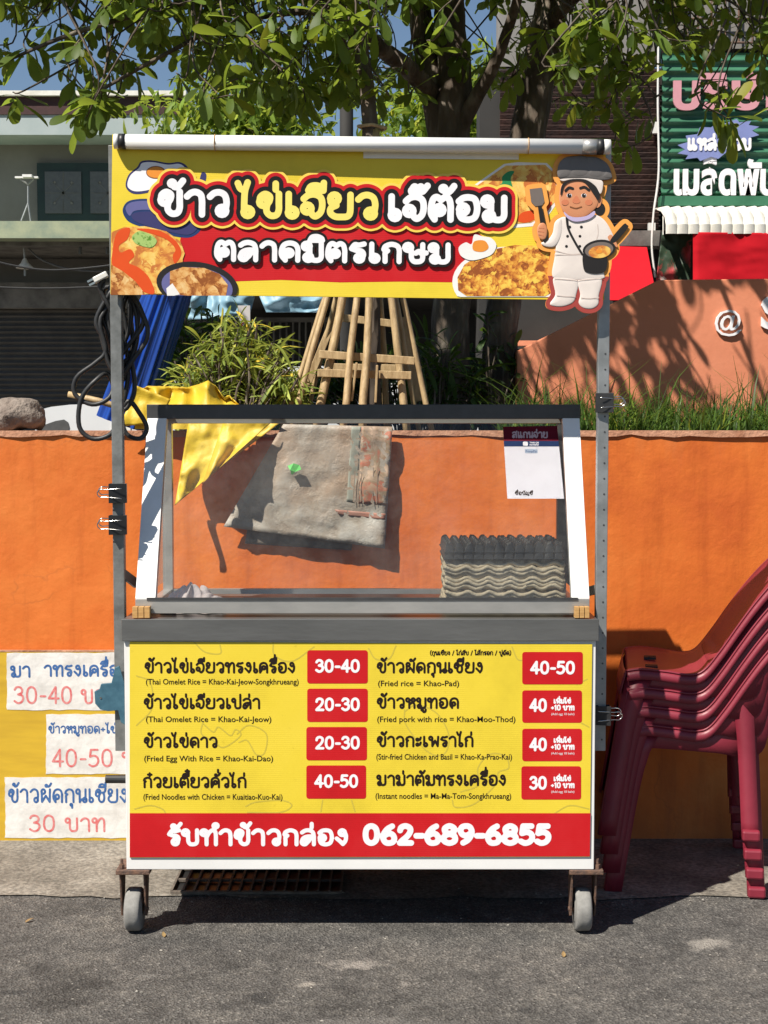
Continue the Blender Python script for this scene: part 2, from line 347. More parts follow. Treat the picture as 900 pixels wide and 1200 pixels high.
def m_orange():
    m, nt, ns, ls, b = nodes('orange_wall_paint'); b.inputs['Roughness'].default_value = .62; b.inputs['Specular IOR Level'].default_value = .35
    co = coords(ns, ls)
    a = N(ns, 'TexNoise', Scale=1.5, Detail=10., Roughness=.68); ls.new(co, a.inputs['Vector'])
    r = ramp(ns, ls, a.outputs[0], [(.3, (.47, .09, .015)), (.47, (.6, .14, .02)), (.58, (.66, .175, .03)), (.72, (.72, .25, .06))])
    co2 = coords(ns, ls, 'Object', (6, 1, .7))
    s = N(ns, 'TexNoise', Scale=2.6, Detail=7., Roughness=.62); ls.new(co2, s.inputs['Vector'])
    sr = ramp(ns, ls, s.outputs[0], [(.25, (.78, .72, .66)), (.48, (1, 1, 1)), (.75, (1.05, 1.08, 1.12))])
    c = mixc(ns, ls, 1., r.outputs[0], sr.outputs[0], 'MULTIPLY')
    k = N(ns, 'TexNoise', Scale=19., Detail=3.); ls.new(co, k.inputs['Vector'])
    kr = ramp(ns, ls, k.outputs[0], [(.765, (0, 0, 0)), (.775, (1, 1, 1))])
    c = mixc(ns, ls, kr.outputs[0], c, (.62, .5, .4))
    wv = N(ns, 'TexNoise', Scale=5., Detail=6.); ls.new(co, wv.inputs['Vector'])
    va = N(ns, 'VectorMath', operation='MULTIPLY_ADD'); ls.new(wv.outputs['Color'], va.inputs[0]); va.inputs[1].default_value = (.25, .25, .25); ls.new(co, va.inputs[2])
    ck_ = N(ns, 'TexVoronoi', Scale=1.6); ck_.feature = 'DISTANCE_TO_EDGE'; ls.new(va.outputs[0], ck_.inputs['Vector'])
    cm = ramp(ns, ls, ck_.outputs['Distance'], [(.0, (1, 1, 1)), (.006, (0, 0, 0))])
    msk = ramp(ns, ls, a.outputs[0], [(.5, (0, 0, 0)), (.56, (.3, .3, .3))])
    c = mixc(ns, ls, mixc(ns, ls, 1., cm.outputs[0], msk.outputs[0], 'MULTIPLY'), c, (.24, .07, .02))
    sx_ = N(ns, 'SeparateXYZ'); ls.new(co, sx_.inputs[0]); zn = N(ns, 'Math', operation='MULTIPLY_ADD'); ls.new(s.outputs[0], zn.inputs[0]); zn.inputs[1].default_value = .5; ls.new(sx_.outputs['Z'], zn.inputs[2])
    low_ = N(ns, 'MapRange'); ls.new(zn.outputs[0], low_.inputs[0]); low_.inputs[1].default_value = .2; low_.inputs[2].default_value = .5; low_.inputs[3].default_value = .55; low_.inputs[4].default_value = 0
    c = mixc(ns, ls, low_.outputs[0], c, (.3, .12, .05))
    hi_ = N(ns, 'MapRange'); ls.new(zn.outputs[0], hi_.inputs[0]); hi_.inputs[1].default_value = 1.5; hi_.inputs[2].default_value = 1.62; hi_.inputs[3].default_value = 0; hi_.inputs[4].default_value = .3
    c = mixc(ns, ls, hi_.outputs[0], c, (.4, .15, .06)); ls.new(c, b.inputs['Base Color'])
    n2 = N(ns, 'TexNoise', Scale=9., Detail=9., Roughness=.6); ls.new(co, n2.inputs['Vector'])
    bp = N(ns, 'Bump', Strength=.25, Distance=.02); ls.new(n2.outputs[0], bp.inputs['Height']); ls.new(bp.outputs[0], b.inputs['Normal'])
    return m
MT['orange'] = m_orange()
def m_food(name, stops, scale=60., bump=.0):
    m, nt, ns, ls, b = nodes(name); b.inputs['Roughness'].default_value = .5; b.inputs['Specular IOR Level'].default_value = .2
    co = coords(ns, ls)
    w = N(ns, 'TexNoise', Scale=scale * .5, Detail=7., Roughness=.65); w.inputs['Distortion'].default_value = 1.; ls.new(co, w.inputs['Vector'])
    va = N(ns, 'VectorMath', operation='MULTIPLY_ADD'); ls.new(w.outputs['Color'], va.inputs[0]); va.inputs[1].default_value = (2.6 / scale,) * 3; ls.new(co, va.inputs[2])
    v = N(ns, 'TexVoronoi', Scale=scale); ls.new(va.outputs[0], v.inputs['Vector'])
    sc_ = N(ns, 'SeparateColor'); ls.new(v.outputs['Color'], sc_.inputs[0])
    a1 = N(ns, 'Math', operation='MULTIPLY_ADD'); ls.new(sc_.outputs[0], a1.inputs[0]); a1.inputs[1].default_value = .42; ls.new(w.outputs[0], a1.inputs[2])
    a2 = N(ns, 'Math', operation='MULTIPLY_ADD'); ls.new(v.outputs['Distance'], a2.inputs[0]); a2.inputs[1].default_value = .25; ls.new(a1.outputs[0], a2.inputs[2])
    r = ramp(ns, ls, a2.outputs[0], stops); ls.new(r.outputs[0], b.inputs['Base Color'])
    return m
MT['omelette'] = m_food('omelette_print', [(.5, (.8, .6, .1)), (.68, (.78, .5, .08)), (.8, (.7, .32, .05)), (.93, (.5, .16, .03)), (1., (.28, .08, .02))], 75.)
MT['omelette_pale'] = m_food('pale_omelette_print', [(.5, (.8, .6, .2)), (.72, (.76, .48, .11)), (.88, (.68, .3, .06)), (1., (.5, .16, .04))], 50.)
MT['fried'] = m_food('fried_egg_crust_print', [(.5, (.74, .52, .24)), (.7, (.66, .36, .12)), (.85, (.5, .2, .05)), (1., (.26, .08, .02))], 60.)
MT['sauce'] = flatmat('sauce_print', (.68, .08, .015)); MT['herb'] = m_food('herb_print', [(.4, (.25, .4, .06)), (.6, (.07, .2, .02)), (.8, (.35, .5, .15))], 160.)
MT['floral'] = m_food('floral_wrap', [(.45, (.015, .04, .02)), (.6, (.05, .08, .03)), (.66, (.6, .55, .5)), (.75, (.5, .05, .06)), (.85, (.03, .05, .03))], 5.)
def m_sack():
    m, nt, ns, ls, b = nodes('grey_printed_sack'); b.inputs['Roughness'].default_value = .5
    co = coords(ns, ls)
    a = N(ns, 'TexNoise', Scale=9., Detail=9., Roughness=.7); ls.new(co, a.inputs['Vector'])
    r = ramp(ns, ls, a.outputs[0], [(.3, (.19, .14, .1)), (.46, (.31, .27, .22)), (.6, (.38, .36, .32)), (.75, (.47, .45, .41))])
    g = N(ns, 'TexNoise', Scale=3.2, Detail=4.); ls.new(co, g.inputs['Vector'])
    gr = ramp(ns, ls, g.outputs[0], [(.42, (0, 0, 0)), (.62, (.8, .8, .8))])
    c = mixc(ns, ls, gr.outputs[0], r.outputs[0], (.34, .22, .14))
    ls.new(c, b.inputs['Base Color'])
    n2 = N(ns, 'TexNoise', Scale=9., Detail=8., Roughness=.65); ls.new(co, n2.inputs['Vector'])
    va = N(ns, 'VectorMath', operation='MULTIPLY_ADD'); ls.new(n2.outputs['Color'], va.inputs[0]); va.inputs[1].default_value = (.22, .22, .22); ls.new(co, va.inputs[2])
    cv = N(ns, 'TexVoronoi', Scale=7.); cv.feature = 'DISTANCE_TO_EDGE'; ls.new(va.outputs[0], cv.inputs['Vector'])
    cm = N(ns, 'Math', operation='MINIMUM'); ls.new(cv.outputs['Distance'], cm.inputs[0]); cm.inputs[1].default_value = .18
    ch = N(ns, 'Math', operation='MULTIPLY_ADD'); ls.new(cm.outputs[0], ch.inputs[0]); ch.inputs[1].default_value = .7; ls.new(n2.outputs[0], ch.inputs[2])
    bp = N(ns, 'Bump', Strength=.6, Distance=.012); ls.new(ch.outputs[0], bp.inputs['Height']); ls.new(bp.outputs[0], b.inputs['Normal'])
    return m
MT['sack'] = m_sack()
MT['sack_print'] = m_food('sack_photo_print', [(.5, (.38, .25, .17)), (.7, (.4, .13, .08)), (.85, (.27, .2, .13)), (1., (.42, .3, .22))], 26.)
def m_plastic_sheet():
    m, nt, ns, ls, b = nodes('yellow_plastic_sheet'); b.inputs['Roughness'].default_value = .52
    co = coords(ns, ls); a = N(ns, 'TexNoise', Scale=7., Detail=6.); ls.new(co, a.inputs['Vector'])
    r = ramp(ns, ls, a.outputs[0], [(.3, (.5, .31, .012)), (.6, (.64, .45, .03)), (.8, (.7, .53, .07))]); ls.new(r.outputs[0], b.inputs['Base Color'])
    n2 = N(ns, 'TexNoise', Scale=16., Detail=6.); ls.new(co, n2.inputs['Vector'])
    bp = N(ns, 'Bump', Strength=.5, Distance=.012); ls.new(n2.outputs[0], bp.inputs['Height']); ls.new(bp.outputs[0], b.inputs['Normal'])
    return m
MT['plastic_yellow'] = m_plastic_sheet()
MT['pulp'] = mat('pulp_cardboard', (.64, .54, .38), (.48, .39, .26), 60, .9, bump=.3, bscale=160)
MT['rock'] = mat('rough_boulder', (.3, .25, .21), (.15, .115, .095), 14, .95, bump=1., bscale=60, detail=10)
MT['cotton'] = mat('crumpled_white_cloth', (.78, .69, .68), (.64, .54, .53), 20, .9, bump=.4, bscale=60)
MT['board_yellow'] = mat('old_yellow_board', (.62, .4, .03), (.5, .31, .025), 3.5, .45, stretch=(1, 1, 7))
def m_glass():
    m, nt, ns, ls, b = nodes('case_glass'); ns.remove(b)
    t = ns.new('ShaderNodeBsdfTransparent'); t.inputs[0].default_value = (.95, .965, .955, 1)
    g = ns.new('ShaderNodeBsdfGlossy'); g.inputs['Roughness'].default_value = .03
    f = N(ns, 'Fresnel', IOR=1.45); mx = ns.new('ShaderNodeMixShader'); ls.new(f.outputs[0], mx.inputs[0]); ls.new(t.outputs[0], mx.inputs[1]); ls.new(g.outputs[0], mx.inputs[2])
    d = ns.new('ShaderNodeBsdfDiffuse'); d.inputs[0].default_value = (.7, .68, .64, 1)
    co = coords(ns, ls); nz = N(ns, 'TexNoise', Scale=4., Detail=8., Roughness=.7); ls.new(co, nz.inputs['Vector'])
    r = ramp(ns, ls, nz.outputs[0], [(.42, (.012, .012, .012)), (.78, (.085, .085, .085))])  # pale patchy film: dust and smears, plus reflected haze put into the colour
    m2 = ns.new('ShaderNodeMixShader'); ls.new(r.outputs[0], m2.inputs[0]); ls.new(mx.outputs[0], m2.inputs[1]); ls.new(d.outputs[0], m2.inputs[2])
    ls.new(m2.outputs[0], ns['Material Output'].inputs[0]); return m
MT['glass'] = m_glass()
MT['tube_glass'] = mat('white_tube_cover', (.8, .8, .78), (.76, .76, .74), 12, .25)

# ------------------------------------------------------------------ lettering: a round-pen stroke alphabet
def ring(cx, cy, r=None, n=12):
    rx, ry = (.13, .175) if r is None else (r, r * 1.2)
    if r is None: cy = .83 if cy > .7 else .17 if cy < .2 else cy
    return [(cx + rx * math.cos(2 * math.pi * k / n), cy + ry * math.sin(2 * math.pi * k / n)) for k in range(n + 1)]
L1, L2 = ring(.13, .86), None
def bo(x, tail=()): return None
G = {
 'ก': (.72, [cr([(.1, 0), (.1, .3), (.1, .5), (.19, .62)]), [(.19, .62), (.05, .7)], cr([(.05, .7), (.11, .88), (.33, 1), (.55, .9), (.62, .65), (.62, .3), (.62, 0)])]),
 'ข': (.74, [ring(.17, .63), cr([(.055, .63), (.08, .86), (.22, .99), (.36, .88), (.35, .68), (.28, .5), (.27, .2), (.4, .02), (.57, .06), (.64, .28), (.64, .6), (.64, 1)])]),
 'ช': (.8, [ring(.17, .63), cr([(.055, .63), (.08, .86), (.22, .99), (.36, .88), (.35, .68), (.28, .5), (.27, .2), (.4, .02), (.57, .06), (.64, .28), (.63, .55), (.58, .72)]), cr([(.5, .74), (.62, .76), (.7, .86), (.74, 1.05)])]),
 'ค': (.76, [cr([(.08, 0), (.06, .4), (.1, .8), (.24, .96), (.37, 1), (.54, .94), (.65, .72), (.66, .4), (.66, 0)]), ring(.38, .5), cr([(.3, .41), (.2, .25), (.08, 0)])]),
 'ต': (.77, [cr([(.16, 0), (.05, .25), (.05, .6), (.11, .9), (.22, 1), (.36, .88)], 6), cr([(.36, .88), (.5, 1), (.62, .9), (.67, .6), (.67, .3), (.67, 0)]), ring(.31, .42), cr([(.22, .34), (.16, .17), (.16, 0)])]),
 'ด': (.76, [cr([(.2, 0), (.06, .28), (.06, .62), (.16, .9), (.37, 1), (.57, .91), (.66, .66), (.66, .3), (.66, 0)]), ring(.32, .42), cr([(.23, .34), (.19, .17), (.2, 0)])]),
 'ง': (.58, [ring(.3, .84), cr([(.42, .84), (.48, .6), (.45, .25), (.33, .02)]), cr([(.33, .02), (.2, .22), (.04, .42)])]),
 'จ': (.72, [cr([(.06, .8), (.2, .96), (.4, 1), (.58, .86), (.63, .55), (.58, .2), (.43, .02), (.32, .1), (.28, .28)]), ring(.17, .36)]),
 'ญ': (.92, [ring(.14, .12), cr([(.1, .2), (.06, .6), (.14, .92), (.28, 1), (.42, .9), (.45, .5), (.46, .1), (.6, .02), (.76, .08), (.82, .3), (.82, 1)]), cr([(.5, -.15), (.65, -.28), (.84, -.18)])]),
 'ท': (.78, [ring(.13, .86), [(.245, .86), (.25, 0)], cr([(.25, .5), (.38, .84), (.53, 1), (.66, .9), (.69, .6), (.69, .3), (.69, 0)])]),
 'ธ': (.7, [cr([(.6, 1.02), (.35, .98), (.12, .96), (.08, .8), (.3, .7), (.55, .62), (.61, .35), (.58, .1), (.4, 0), (.15, .04), (.09, .3), (.1, .5)])]),
 'น': (.76, [ring(.13, .86), [(.245, .86), (.25, 0)], cr([(.25, .02), (.4, .22), (.54, .2)]), ring(.61, .12), [(.66, .2), (.67, 1)]]),
 'บ': (.77, [ring(.13, .86), cr([(.245, .86), (.25, .5), (.26, .2), (.34, .03), (.46, 0), (.6, .04), (.67, .2), (.67, .6), (.67, 1)])]),
 'ป': (.77, [ring(.13, .86), cr([(.245, .86), (.25, .5), (.26, .2), (.34, .03), (.46, 0), (.6, .04), (.67, .2), (.67, .6), (.67, 1.42)])]),
 'ษ': (.84, [ring(.13, .86), cr([(.245, .86), (.25, .5), (.26, .2), (.34, .03), (.46, 0), (.6, .04), (.67, .2), (.67, .6), (.67, 1)]), cr([(.42, .5), (.52, .6), (.62, .5), (.8, .52)])]),
 'ผ': (.76, [ring(.19, .86), [(.075, .86), (.09, .02)], [(.09, .02), (.37, .5)], [(.37, .5), (.64, .02)], [(.64, .02), (.67, 1)]]),
 'พ': (.82, [ring(.13, .86), [(.245, .86), (.26, .02)], [(.26, .02), (.48, .6)], [(.48, .6), (.69, .02)], [(.69, .02), (.73, 1)]]),
 'ม': (.77, [ring(.13, .86), [(.245, .86), (.25, .2)], ring(.19, .12), cr([(.28, .08), (.42, .01), (.58, .03), (.67, .2), (.67, .6), (.67, 1)])]),
 'ย': (.76, [ring(.18, .84), cr([(.065, .84), (.08, .64), (.24, .52)]), cr([(.24, .52), (.08, .4), (.06, .18), (.2, .02), (.4, 0), (.58, .03), (.66, .2), (.67, .6), (.67, 1)])]),
 'ร': (.6, [ring(.34, .12), cr([(.45, .14), (.5, .4), (.42, .58), (.22, .63), (.05, .72)]), cr([(.05, .72), (.17, .95), (.32, .93), (.52, 1)])]),
 'ล': (.72, [cr([(.06, .84), (.2, .97), (.38, 1), (.56, .88), (.62, .6), (.62, .3), (.62, 0)]), cr([(.62, .42), (.48, .56), (.26, .54), (.1, .4), (.06, .15)]), ring(.17, .12), cr([(.28, .12), (.36, .2), (.42, .34)])]),
 'ส': (.76, [cr([(.06, .84), (.2, .97), (.38, 1), (.56, .88), (.62, .6), (.62, .3), (.62, 0)]), cr([(.62, .42), (.48, .56), (.26, .54), (.1, .4), (.06, .15)]), ring(.17, .12), cr([(.5, .92), (.62, 1.0), (.72, 1.14)])]),
 'ว': (.66, [cr([(.05, .8), (.18, .96), (.35, 1), (.51, .88), (.57, .6), (.55, .3), (.53, .14)]), ring(.43, .12)]),
 'ห': (.76, [ring(.13, .86), [(.245, .86), (.25, 0)], cr([(.25, .36), (.4, .5), (.58, .64), (.66, .8)]), ring(.56, .86), cr([(.5, .57), (.62, .46), (.66, .25), (.66, 0)])]),
 'อ': (.74, [cr([(.06, .82), (.2, .97), (.4, 1), (.58, .9), (.65, .5), (.58, .12), (.38, 0), (.17, .06), (.085, .26), (.09, .44)]), ring(.2, .46)]),
 'า': (.6, [cr([(.03, .8), (.16, .96), (.31, 1), (.46, .88), (.5, .6), (.5, .3), (.5, 0)])]),
 'ำ': (.6, [cr([(.03, .8), (.16, .96), (.31, 1), (.46, .88), (.5, .6), (.5, .3), (.5, 0)]), ring(-.2, 1.32, .1)]),
 'ะ': (.48, [ring(.13, .7, .09), cr([(.2, .66), (.33, .7), (.4, .92)]), ring(.13, .18, .09), cr([(.2, .14), (.33, .18), (.4, .4)])]),
 'เ': (.4, [cr([(.1, 1), (.1, .5), (.1, .14)]), ring(.21, .12)]),
 'แ': (.78, [[(.1, 1), (.1, .14)], ring(.21, .12), [(.47, 1), (.47, .14)], ring(.58, .12)]),
 'ไ': (.46, [cr([(.14, .14), (.14, .6), (.16, 1.1), (.24, 1.5)]), ring(.25, .12), cr([(-.06, 1.46), (.02, 1.22), (.16, 1.16)])]),
 '่': (0, [[(0, 1.2), (0, 1.46)]]), '๋': (0, [[(0, 1.18), (0, 1.46)], [(-.14, 1.32), (.14, 1.32)]]),
 '้': (0, [ring(-.14, 1.38, .06), cr([(-.1, 1.32), (-.06, 1.22), (.06, 1.26), (.2, 1.5)])]),
 '๊': (0, [ring(-.24, 1.26, .06), cr([(-.28, 1.3), (-.2, 1.46), (-.1, 1.38), (-.04, 1.24)]), cr([(-.1, 1.38), (.02, 1.46), (.06, 1.24), (.22, 1.5)])]),
 'ั': (0, [ring(-.14, 1.28, .065), cr([(-.1, 1.22), (.06, 1.24), (.2, 1.46)])]),
 'ิ': (0, [cr([(-.32, 1.18), (-.24, 1.36), (-.06, 1.4), (.1, 1.3), (.14, 1.18)]), [(-.32, 1.18), (.14, 1.18)]]),
 'ี': (0, [cr([(-.32, 1.18), (-.24, 1.36), (-.06, 1.4), (.1, 1.3), (.14, 1.18)]), [(-.32, 1.18), (.14, 1.18)], [(.14, 1.18), (.15, 1.52)]]),
 'ื': (0, [cr([(-.36, 1.18), (-.26, 1.36), (-.1, 1.4), (.1, 1.3), (.14, 1.18)]), [(-.36, 1.18), (.14, 1.18)], [(.14, 1.18), (.15, 1.52)], [(0, 1.3), (0, 1.52)]]),
 'ุ': (0, [ring(-.06, -.2, .06), [(0, -.2), (0, -.44)]]), 'ู': (0, [ring(-.16, -.2, .06), cr([(-.1, -.2), (-.09, -.36), (0, -.44), (.1, -.36), (.12, -.16)])]),
 '็': (0, [cr([(-.2, 1.2), (-.24, 1.34), (-.1, 1.42), (0, 1.3), (-.1, 1.24)]), cr([(-.05, 1.42), (.1, 1.44), (.2, 1.54)])]), '์': (0, [ring(-.04, 1.28, .07), cr([(0, 1.34), (.08, 1.42), (.2, 1.56)])]),
 '0': (.78, [cr([(.35, 1.22), (.13, 1.05), (.06, .61), (.13, .17), (.35, 0), (.57, .17), (.64, .61), (.57, 1.05)], 6, True) + [(.35, 1.22)]]),
 '1': (.46, [[(.06, .98), (.27, 1.2)], [(.27, 1.2), (.27, 0)]]),
 '2': (.74, [cr([(.08, .9), (.14, 1.12), (.35, 1.22), (.56, 1.1), (.6, .85), (.45, .5), (.2, .2), (.07, .01)]), [(.07, .01), (.64, .01)]]),
 '3': (.72, [cr([(.08, 1.02), (.2, 1.2), (.42, 1.2), (.56, 1.02), (.52, .78), (.3, .66)]), cr([(.3, .66), (.55, .58), (.62, .34), (.5, .08), (.28, 0), (.06, .16)])]),
 '4': (.76, [[(.5, 0), (.5, 1.22)], [(.5, 1.22), (.05, .36)], [(.05, .36), (.68, .36)]]),
 '5': (.72, [[(.58, 1.21), (.16, 1.21)], [(.16, 1.21), (.11, .7)], cr([(.11, .7), (.34, .78), (.56, .66), (.62, .38), (.5, .1), (.26, 0), (.06, .12)])]),
 '6': (.74, [cr([(.52, 1.2), (.28, 1.0), (.1, .66), (.07, .34), (.18, .06), (.36, 0), (.56, .08), (.63, .34), (.54, .6), (.35, .68), (.14, .55)])]),
 '8': (.74, [cr([(.35, .66), (.14, .8), (.12, 1.06), (.35, 1.22), (.58, 1.06), (.56, .8), (.35, .66), (.1, .5), (.08, .16), (.35, 0), (.62, .16), (.6, .5)], 5, True) + [(.35, .66)]]),
 '9': (.74, [cr([(.2, .02), (.44, .22), (.6, .56), (.63, .88), (.52, 1.16), (.34, 1.22), (.14, 1.14), (.07, .88), (.16, .62), (.35, .54), (.56, .67)])]),
 '-': (.44, [[(.06, .52), (.36, .52)]]), '+': (.6, [[(.06, .52), (.5, .52)], [(.28, .3), (.28, .74)]]), '/': (.5, [[(.05, -.1), (.4, 1.2)]]),
 '(': (.36, [cr([(.28, 1.3), (.1, .9), (.1, .3), (.28, -.15)])]), ')': (.36, [cr([(.06, 1.3), (.24, .9), (.24, .3), (.06, -.15)])]),
 ' ': (.34, []),
}
UP, TONE, LOW = 'ัิีื็', '่้๊๋์', 'ุู'
def layout(s):
    segs, x, anchor, raised = [], 0., 0., False
    for ch in s:
        w, strokes = G[ch]
        dx, dy = x, 0.
        if w == 0:
            dx = anchor
            if ch in TONE and raised: dy = .36; dx += .04
            if ch in UP: raised = True
        elif ch == 'ำ': pass
        for st in strokes:
            for a, b in zip(st[:-1], st[1:]): segs.append((a[0] + dx, a[1] + dy, b[0] + dx, b[1] + dy))
        if w:
            anchor = x + w - .2; raised = ch == 'ป' and False
            x += w + .1
    return np.array(segs), x - .1
def sdf(segs, pad, h):
    lo = np.minimum(segs[:, :2], segs[:, 2:]).min(0) - pad; hi = np.maximum(segs[:, :2], segs[:, 2:]).max(0) + pad
    nx, ny = int((hi[0] - lo[0]) / h) + 2, int((hi[1] - lo[1]) / h) + 2
    X, Yg = np.meshgrid(lo[0] + h * np.arange(nx), lo[1] + h * np.arange(ny), indexing='ij')
    D = np.full((nx, ny), 1e9)
    for (ax, ay, bx, by) in segs:
        i0 = max(0, int((min(ax, bx) - pad - lo[0]) / h)); i1 = min(nx, int((max(ax, bx) + pad - lo[0]) / h) + 2)
        j0 = max(0, int((min(ay, by) - pad - lo[1]) / h)); j1 = min(ny, int((max(ay, by) + pad - lo[1]) / h) + 2)
        px, py = X[i0:i1, j0:j1] - ax, Yg[i0:i1, j0:j1] - ay
        ex, ey = bx - ax, by - ay; q = ex * ex + ey * ey
        t = np.clip((px * ex + py * ey) / q, 0, 1) if q > 1e-14 else 0
        D[i0:i1, j0:j1] = np.minimum(D[i0:i1, j0:j1], np.hypot(px - t * ex, py - t * ey))
    return D, lo, h
def contour(field, level):
    D, lo, h = field; vs, fs = [], []
    ins = D < level; nx, ny = D.shape
    cnt = ins[:-1, :-1].astype(int) + ins[1:, :-1] + ins[1:, 1:] + ins[:-1, 1:]
    for j in range(ny - 1):
        run = None
        for i in np.nonzero(cnt[:, j])[0]:
            if cnt[i, j] == 4:
                if run is not None and run[1] == i: run[1] = i + 1
                else:
                    if run is not None:
                        n = len(vs); vs += [(run[0], j), (run[1], j), (run[1], j + 1), (run[0], j + 1)]; fs.append((n, n + 1, n + 2, n + 3))
                    run = [i, i + 1]
                continue
            c = [(i, j), (i + 1, j), (i + 1, j + 1), (i, j + 1)]; poly = []
            for k in range(4):
                a, b = c[k], c[(k + 1) % 4]; da, db = D[a], D[b]
                if da < level: poly.append(a)
                if (da < level) != (db < level):
                    t = (level - da) / (db - da); poly.append((a[0] + (b[0] - a[0]) * t, a[1] + (b[1] - a[1]) * t))
            if len(poly) > 2:
                n = len(vs); vs += poly; fs.append(tuple(range(n, n + len(poly))))
        if run is not None:
            n = len(vs); vs += [(run[0], j), (run[1], j), (run[1], j + 1), (run[0], j + 1)]; fs.append((n, n + 1, n + 2, n + 3))
    return [(lo[0] + h * a, lo[1] + h * b) for a, b in vs], fs
def sheet(name, vf, Y, m, parent, kind=None):
    vs, fs = vf; mb = MB(); mb.add([(a, Y, b) for a, b in vs], fs); return mb.build(name, m, parent, kind=kind)
def text_segs(s, u0, u1, vb, body, Y, tilt=0.):
    "stroke lettering fitted between photo columns u0..u1 on the baseline vb, body height in pixels"
    segs, w = layout(s)
    a, b = P(u0, vb, Y), P(u1, vb, Y); sx = (b.x - a.x) / w; sz = (P(u0, vb - body, Y).z - a.z)
    return np.column_stack([a.x + segs[:, 0] * sx, a.z + segs[:, 1] * sz, a.x + segs[:, 2] * sx, a.z + segs[:, 3] * sz])
def lettering(s, u0, u1, vb, body, pen, Y, m, parent, name='lettering', res=2.4):
    px = mpp(Y); sg = text_segs(s, u0, u1, vb, body, Y)
    f = sdf(sg, pen * px * (1 + 2.5 / res), pen * px / res); return sheet(name, contour(f, pen * px), Y, m, parent)
def strokes(lines, pen, Y, m, parent, name, res=2.2, smooth=True):
    px = mpp(Y); sg = []
    for ln in lines:
        q = [P(u, v, Y) for u, v in (cr(ln, 6) if smooth else ln)]
        sg += [(a.x, a.z, b.x, b.z) for a, b in zip(q[:-1], q[1:])]
    return sheet(name, contour(sdf(np.array(sg), pen * px * (1 + 2.5 / res), pen * px / res), pen * px), Y, m, parent)
def btext(s, u0, u1, vb, Y, m, parent, name='lettering', off=0., extrude=0., height=None):
    "plain built-in lettering (Latin, or unlooped Thai) fitted between two columns"
    c = bpy.data.curves.new('t', 'FONT'); c.body = s; c.offset = off; c.resolution_u = 3; c.fill_mode = 'FRONT' if not extrude else 'BOTH'
    o = bpy.data.objects.new('t', c); COL.objects.link(o)
    bpy.context.view_layer.update()
    me = bpy.data.meshes.new_from_object(o.evaluated_get(bpy.context.evaluated_depsgraph_get()))
    vs = np.array([v.co[:] for v in me.vertices]); fs = [tuple(p.vertices) for p in me.polygons]
    bpy.data.objects.remove(o); bpy.data.curves.remove(c); bpy.data.meshes.remove(me)
    x0, x1 = vs[:, 0].min(), vs[:, 0].max(); a, b = P(u0, vb, Y), P(u1, vb, Y); k = (b.x - a.x) / (x1 - x0)
    kz = k if height is None else (P(u0, vb - height, Y).z - a.z) / vs[:, 1].max()
    pts = [(a.x + (v[0] - x0) * k, a.z + v[1] * kz) for v in vs]
    mb = MB()
    if extrude:
        n = len(pts); edges = {}
        mb.add([(p[0], Y, p[1]) for p in pts] + [(p[0], Y + extrude, p[1]) for p in pts], [])
        for f in fs:
            mb.f.append(f); mb.f.append(tuple(n + i for i in f[::-1]))
            for i in range(len(f)): edges[(f[i], f[(i + 1) % len(f)])] = 1
        for (i, j) in edges:
            if (j, i) not in edges: mb.f.append((i, n + i, n + j, j))
    else: mb.add([(p[0], Y, p[1]) for p in pts], fs)
    return mb.build(name, m, parent)
def poly(pts, Y, m, parent, name, smooth=False, depth=0.):
    q = [P(u, v, Y) for u, v in (cr(pts, 5, True) if smooth else pts)]
    return MB().prism([(a.x, a.z) for a in q], Y, Y + (depth or .0002)).build(name, m, parent)
def ell(cx, cy, rx, ry, rot=0., n=28):
    c, s = math.cos(R(rot)), math.sin(R(rot))
    return [(cx + rx * math.cos(t) * c - ry * math.sin(t) * s, cy + rx * math.cos(t) * s + ry * math.sin(t) * c) for t in [2 * math.pi * k / n for k in range(n)]]
def rrect(u0, v0, u1, v1, r=3):
    o = []
    for cx, cy, a0 in ((u1 - r, v0 + r, -90), (u1 - r, v1 - r, 0), (u0 + r, v1 - r, 90), (u0 + r, v0 + r, 180)):
        for k in range(4): a = R(a0 + 30 * k); o.append((cx + r * math.cos(a), cy + r * math.sin(a)))
    return o
# ================================================================== the setting
YW = .85                                   # front face of the planter wall
def wavy(u0, u1, v, amp, n):
    return [PG(u0 + (u1 - u0) * i / n, v + random.uniform(-amp, amp)) for i in range(n + 1)]
road = MB().add([(-200, -60, 0), (200, -60, 0), (200, 400, 0), (-200, 400, 0)], [(0, 1, 2, 3)]).build('road', MT['asphalt']); tag(road, kind='structure')
# concrete gutter strip with a drain opening
gx0, gx1, gy0, gy1 = PG(205, 1040).x, PG(400, 1040).x, PG(300, 1049).y, PG(300, 1021).y
ye = PG(300, 1050).y - .012
mb = MB(); zc = .004
edge = [(-6 + 12 * i / 160, ye + random.uniform(-.010, .010) + .012 * math.sin(i * .7) * (1 if i % 3 else .2) - (.0 if -6 + 12 * i / 160 < gx0 else .012)) for i in range(161)]
for i in range(160):
    a, b = edge[i], edge[i + 1]
    mb.add([(a[0], a[1], zc), (b[0], b[1], zc), (b[0], gy0, zc), (a[0], gy0, zc)], [(0, 1, 2, 3)])
for (x0, x1, y0, y1) in ((-6, gx0, gy0, gy1), (gx1, 6, gy0, gy1), (-6, 6, gy1, YW + .02)):
    mb.add([(x0, y0, zc), (x1, y0, zc), (x1, y1, zc), (x0, y1, zc)], [(0, 1, 2, 3)])
tag(mb.build('gutter', MT['concrete']), kind='structure')
tag(MB().add([(-8, .9, 1.27), (8, .9, 1.27), (8, 3.4, 1.27), (-8, 3.4, 1.27)], [(0, 1, 2, 3)]).build('planter_soil', MT['soil']), kind='structure')
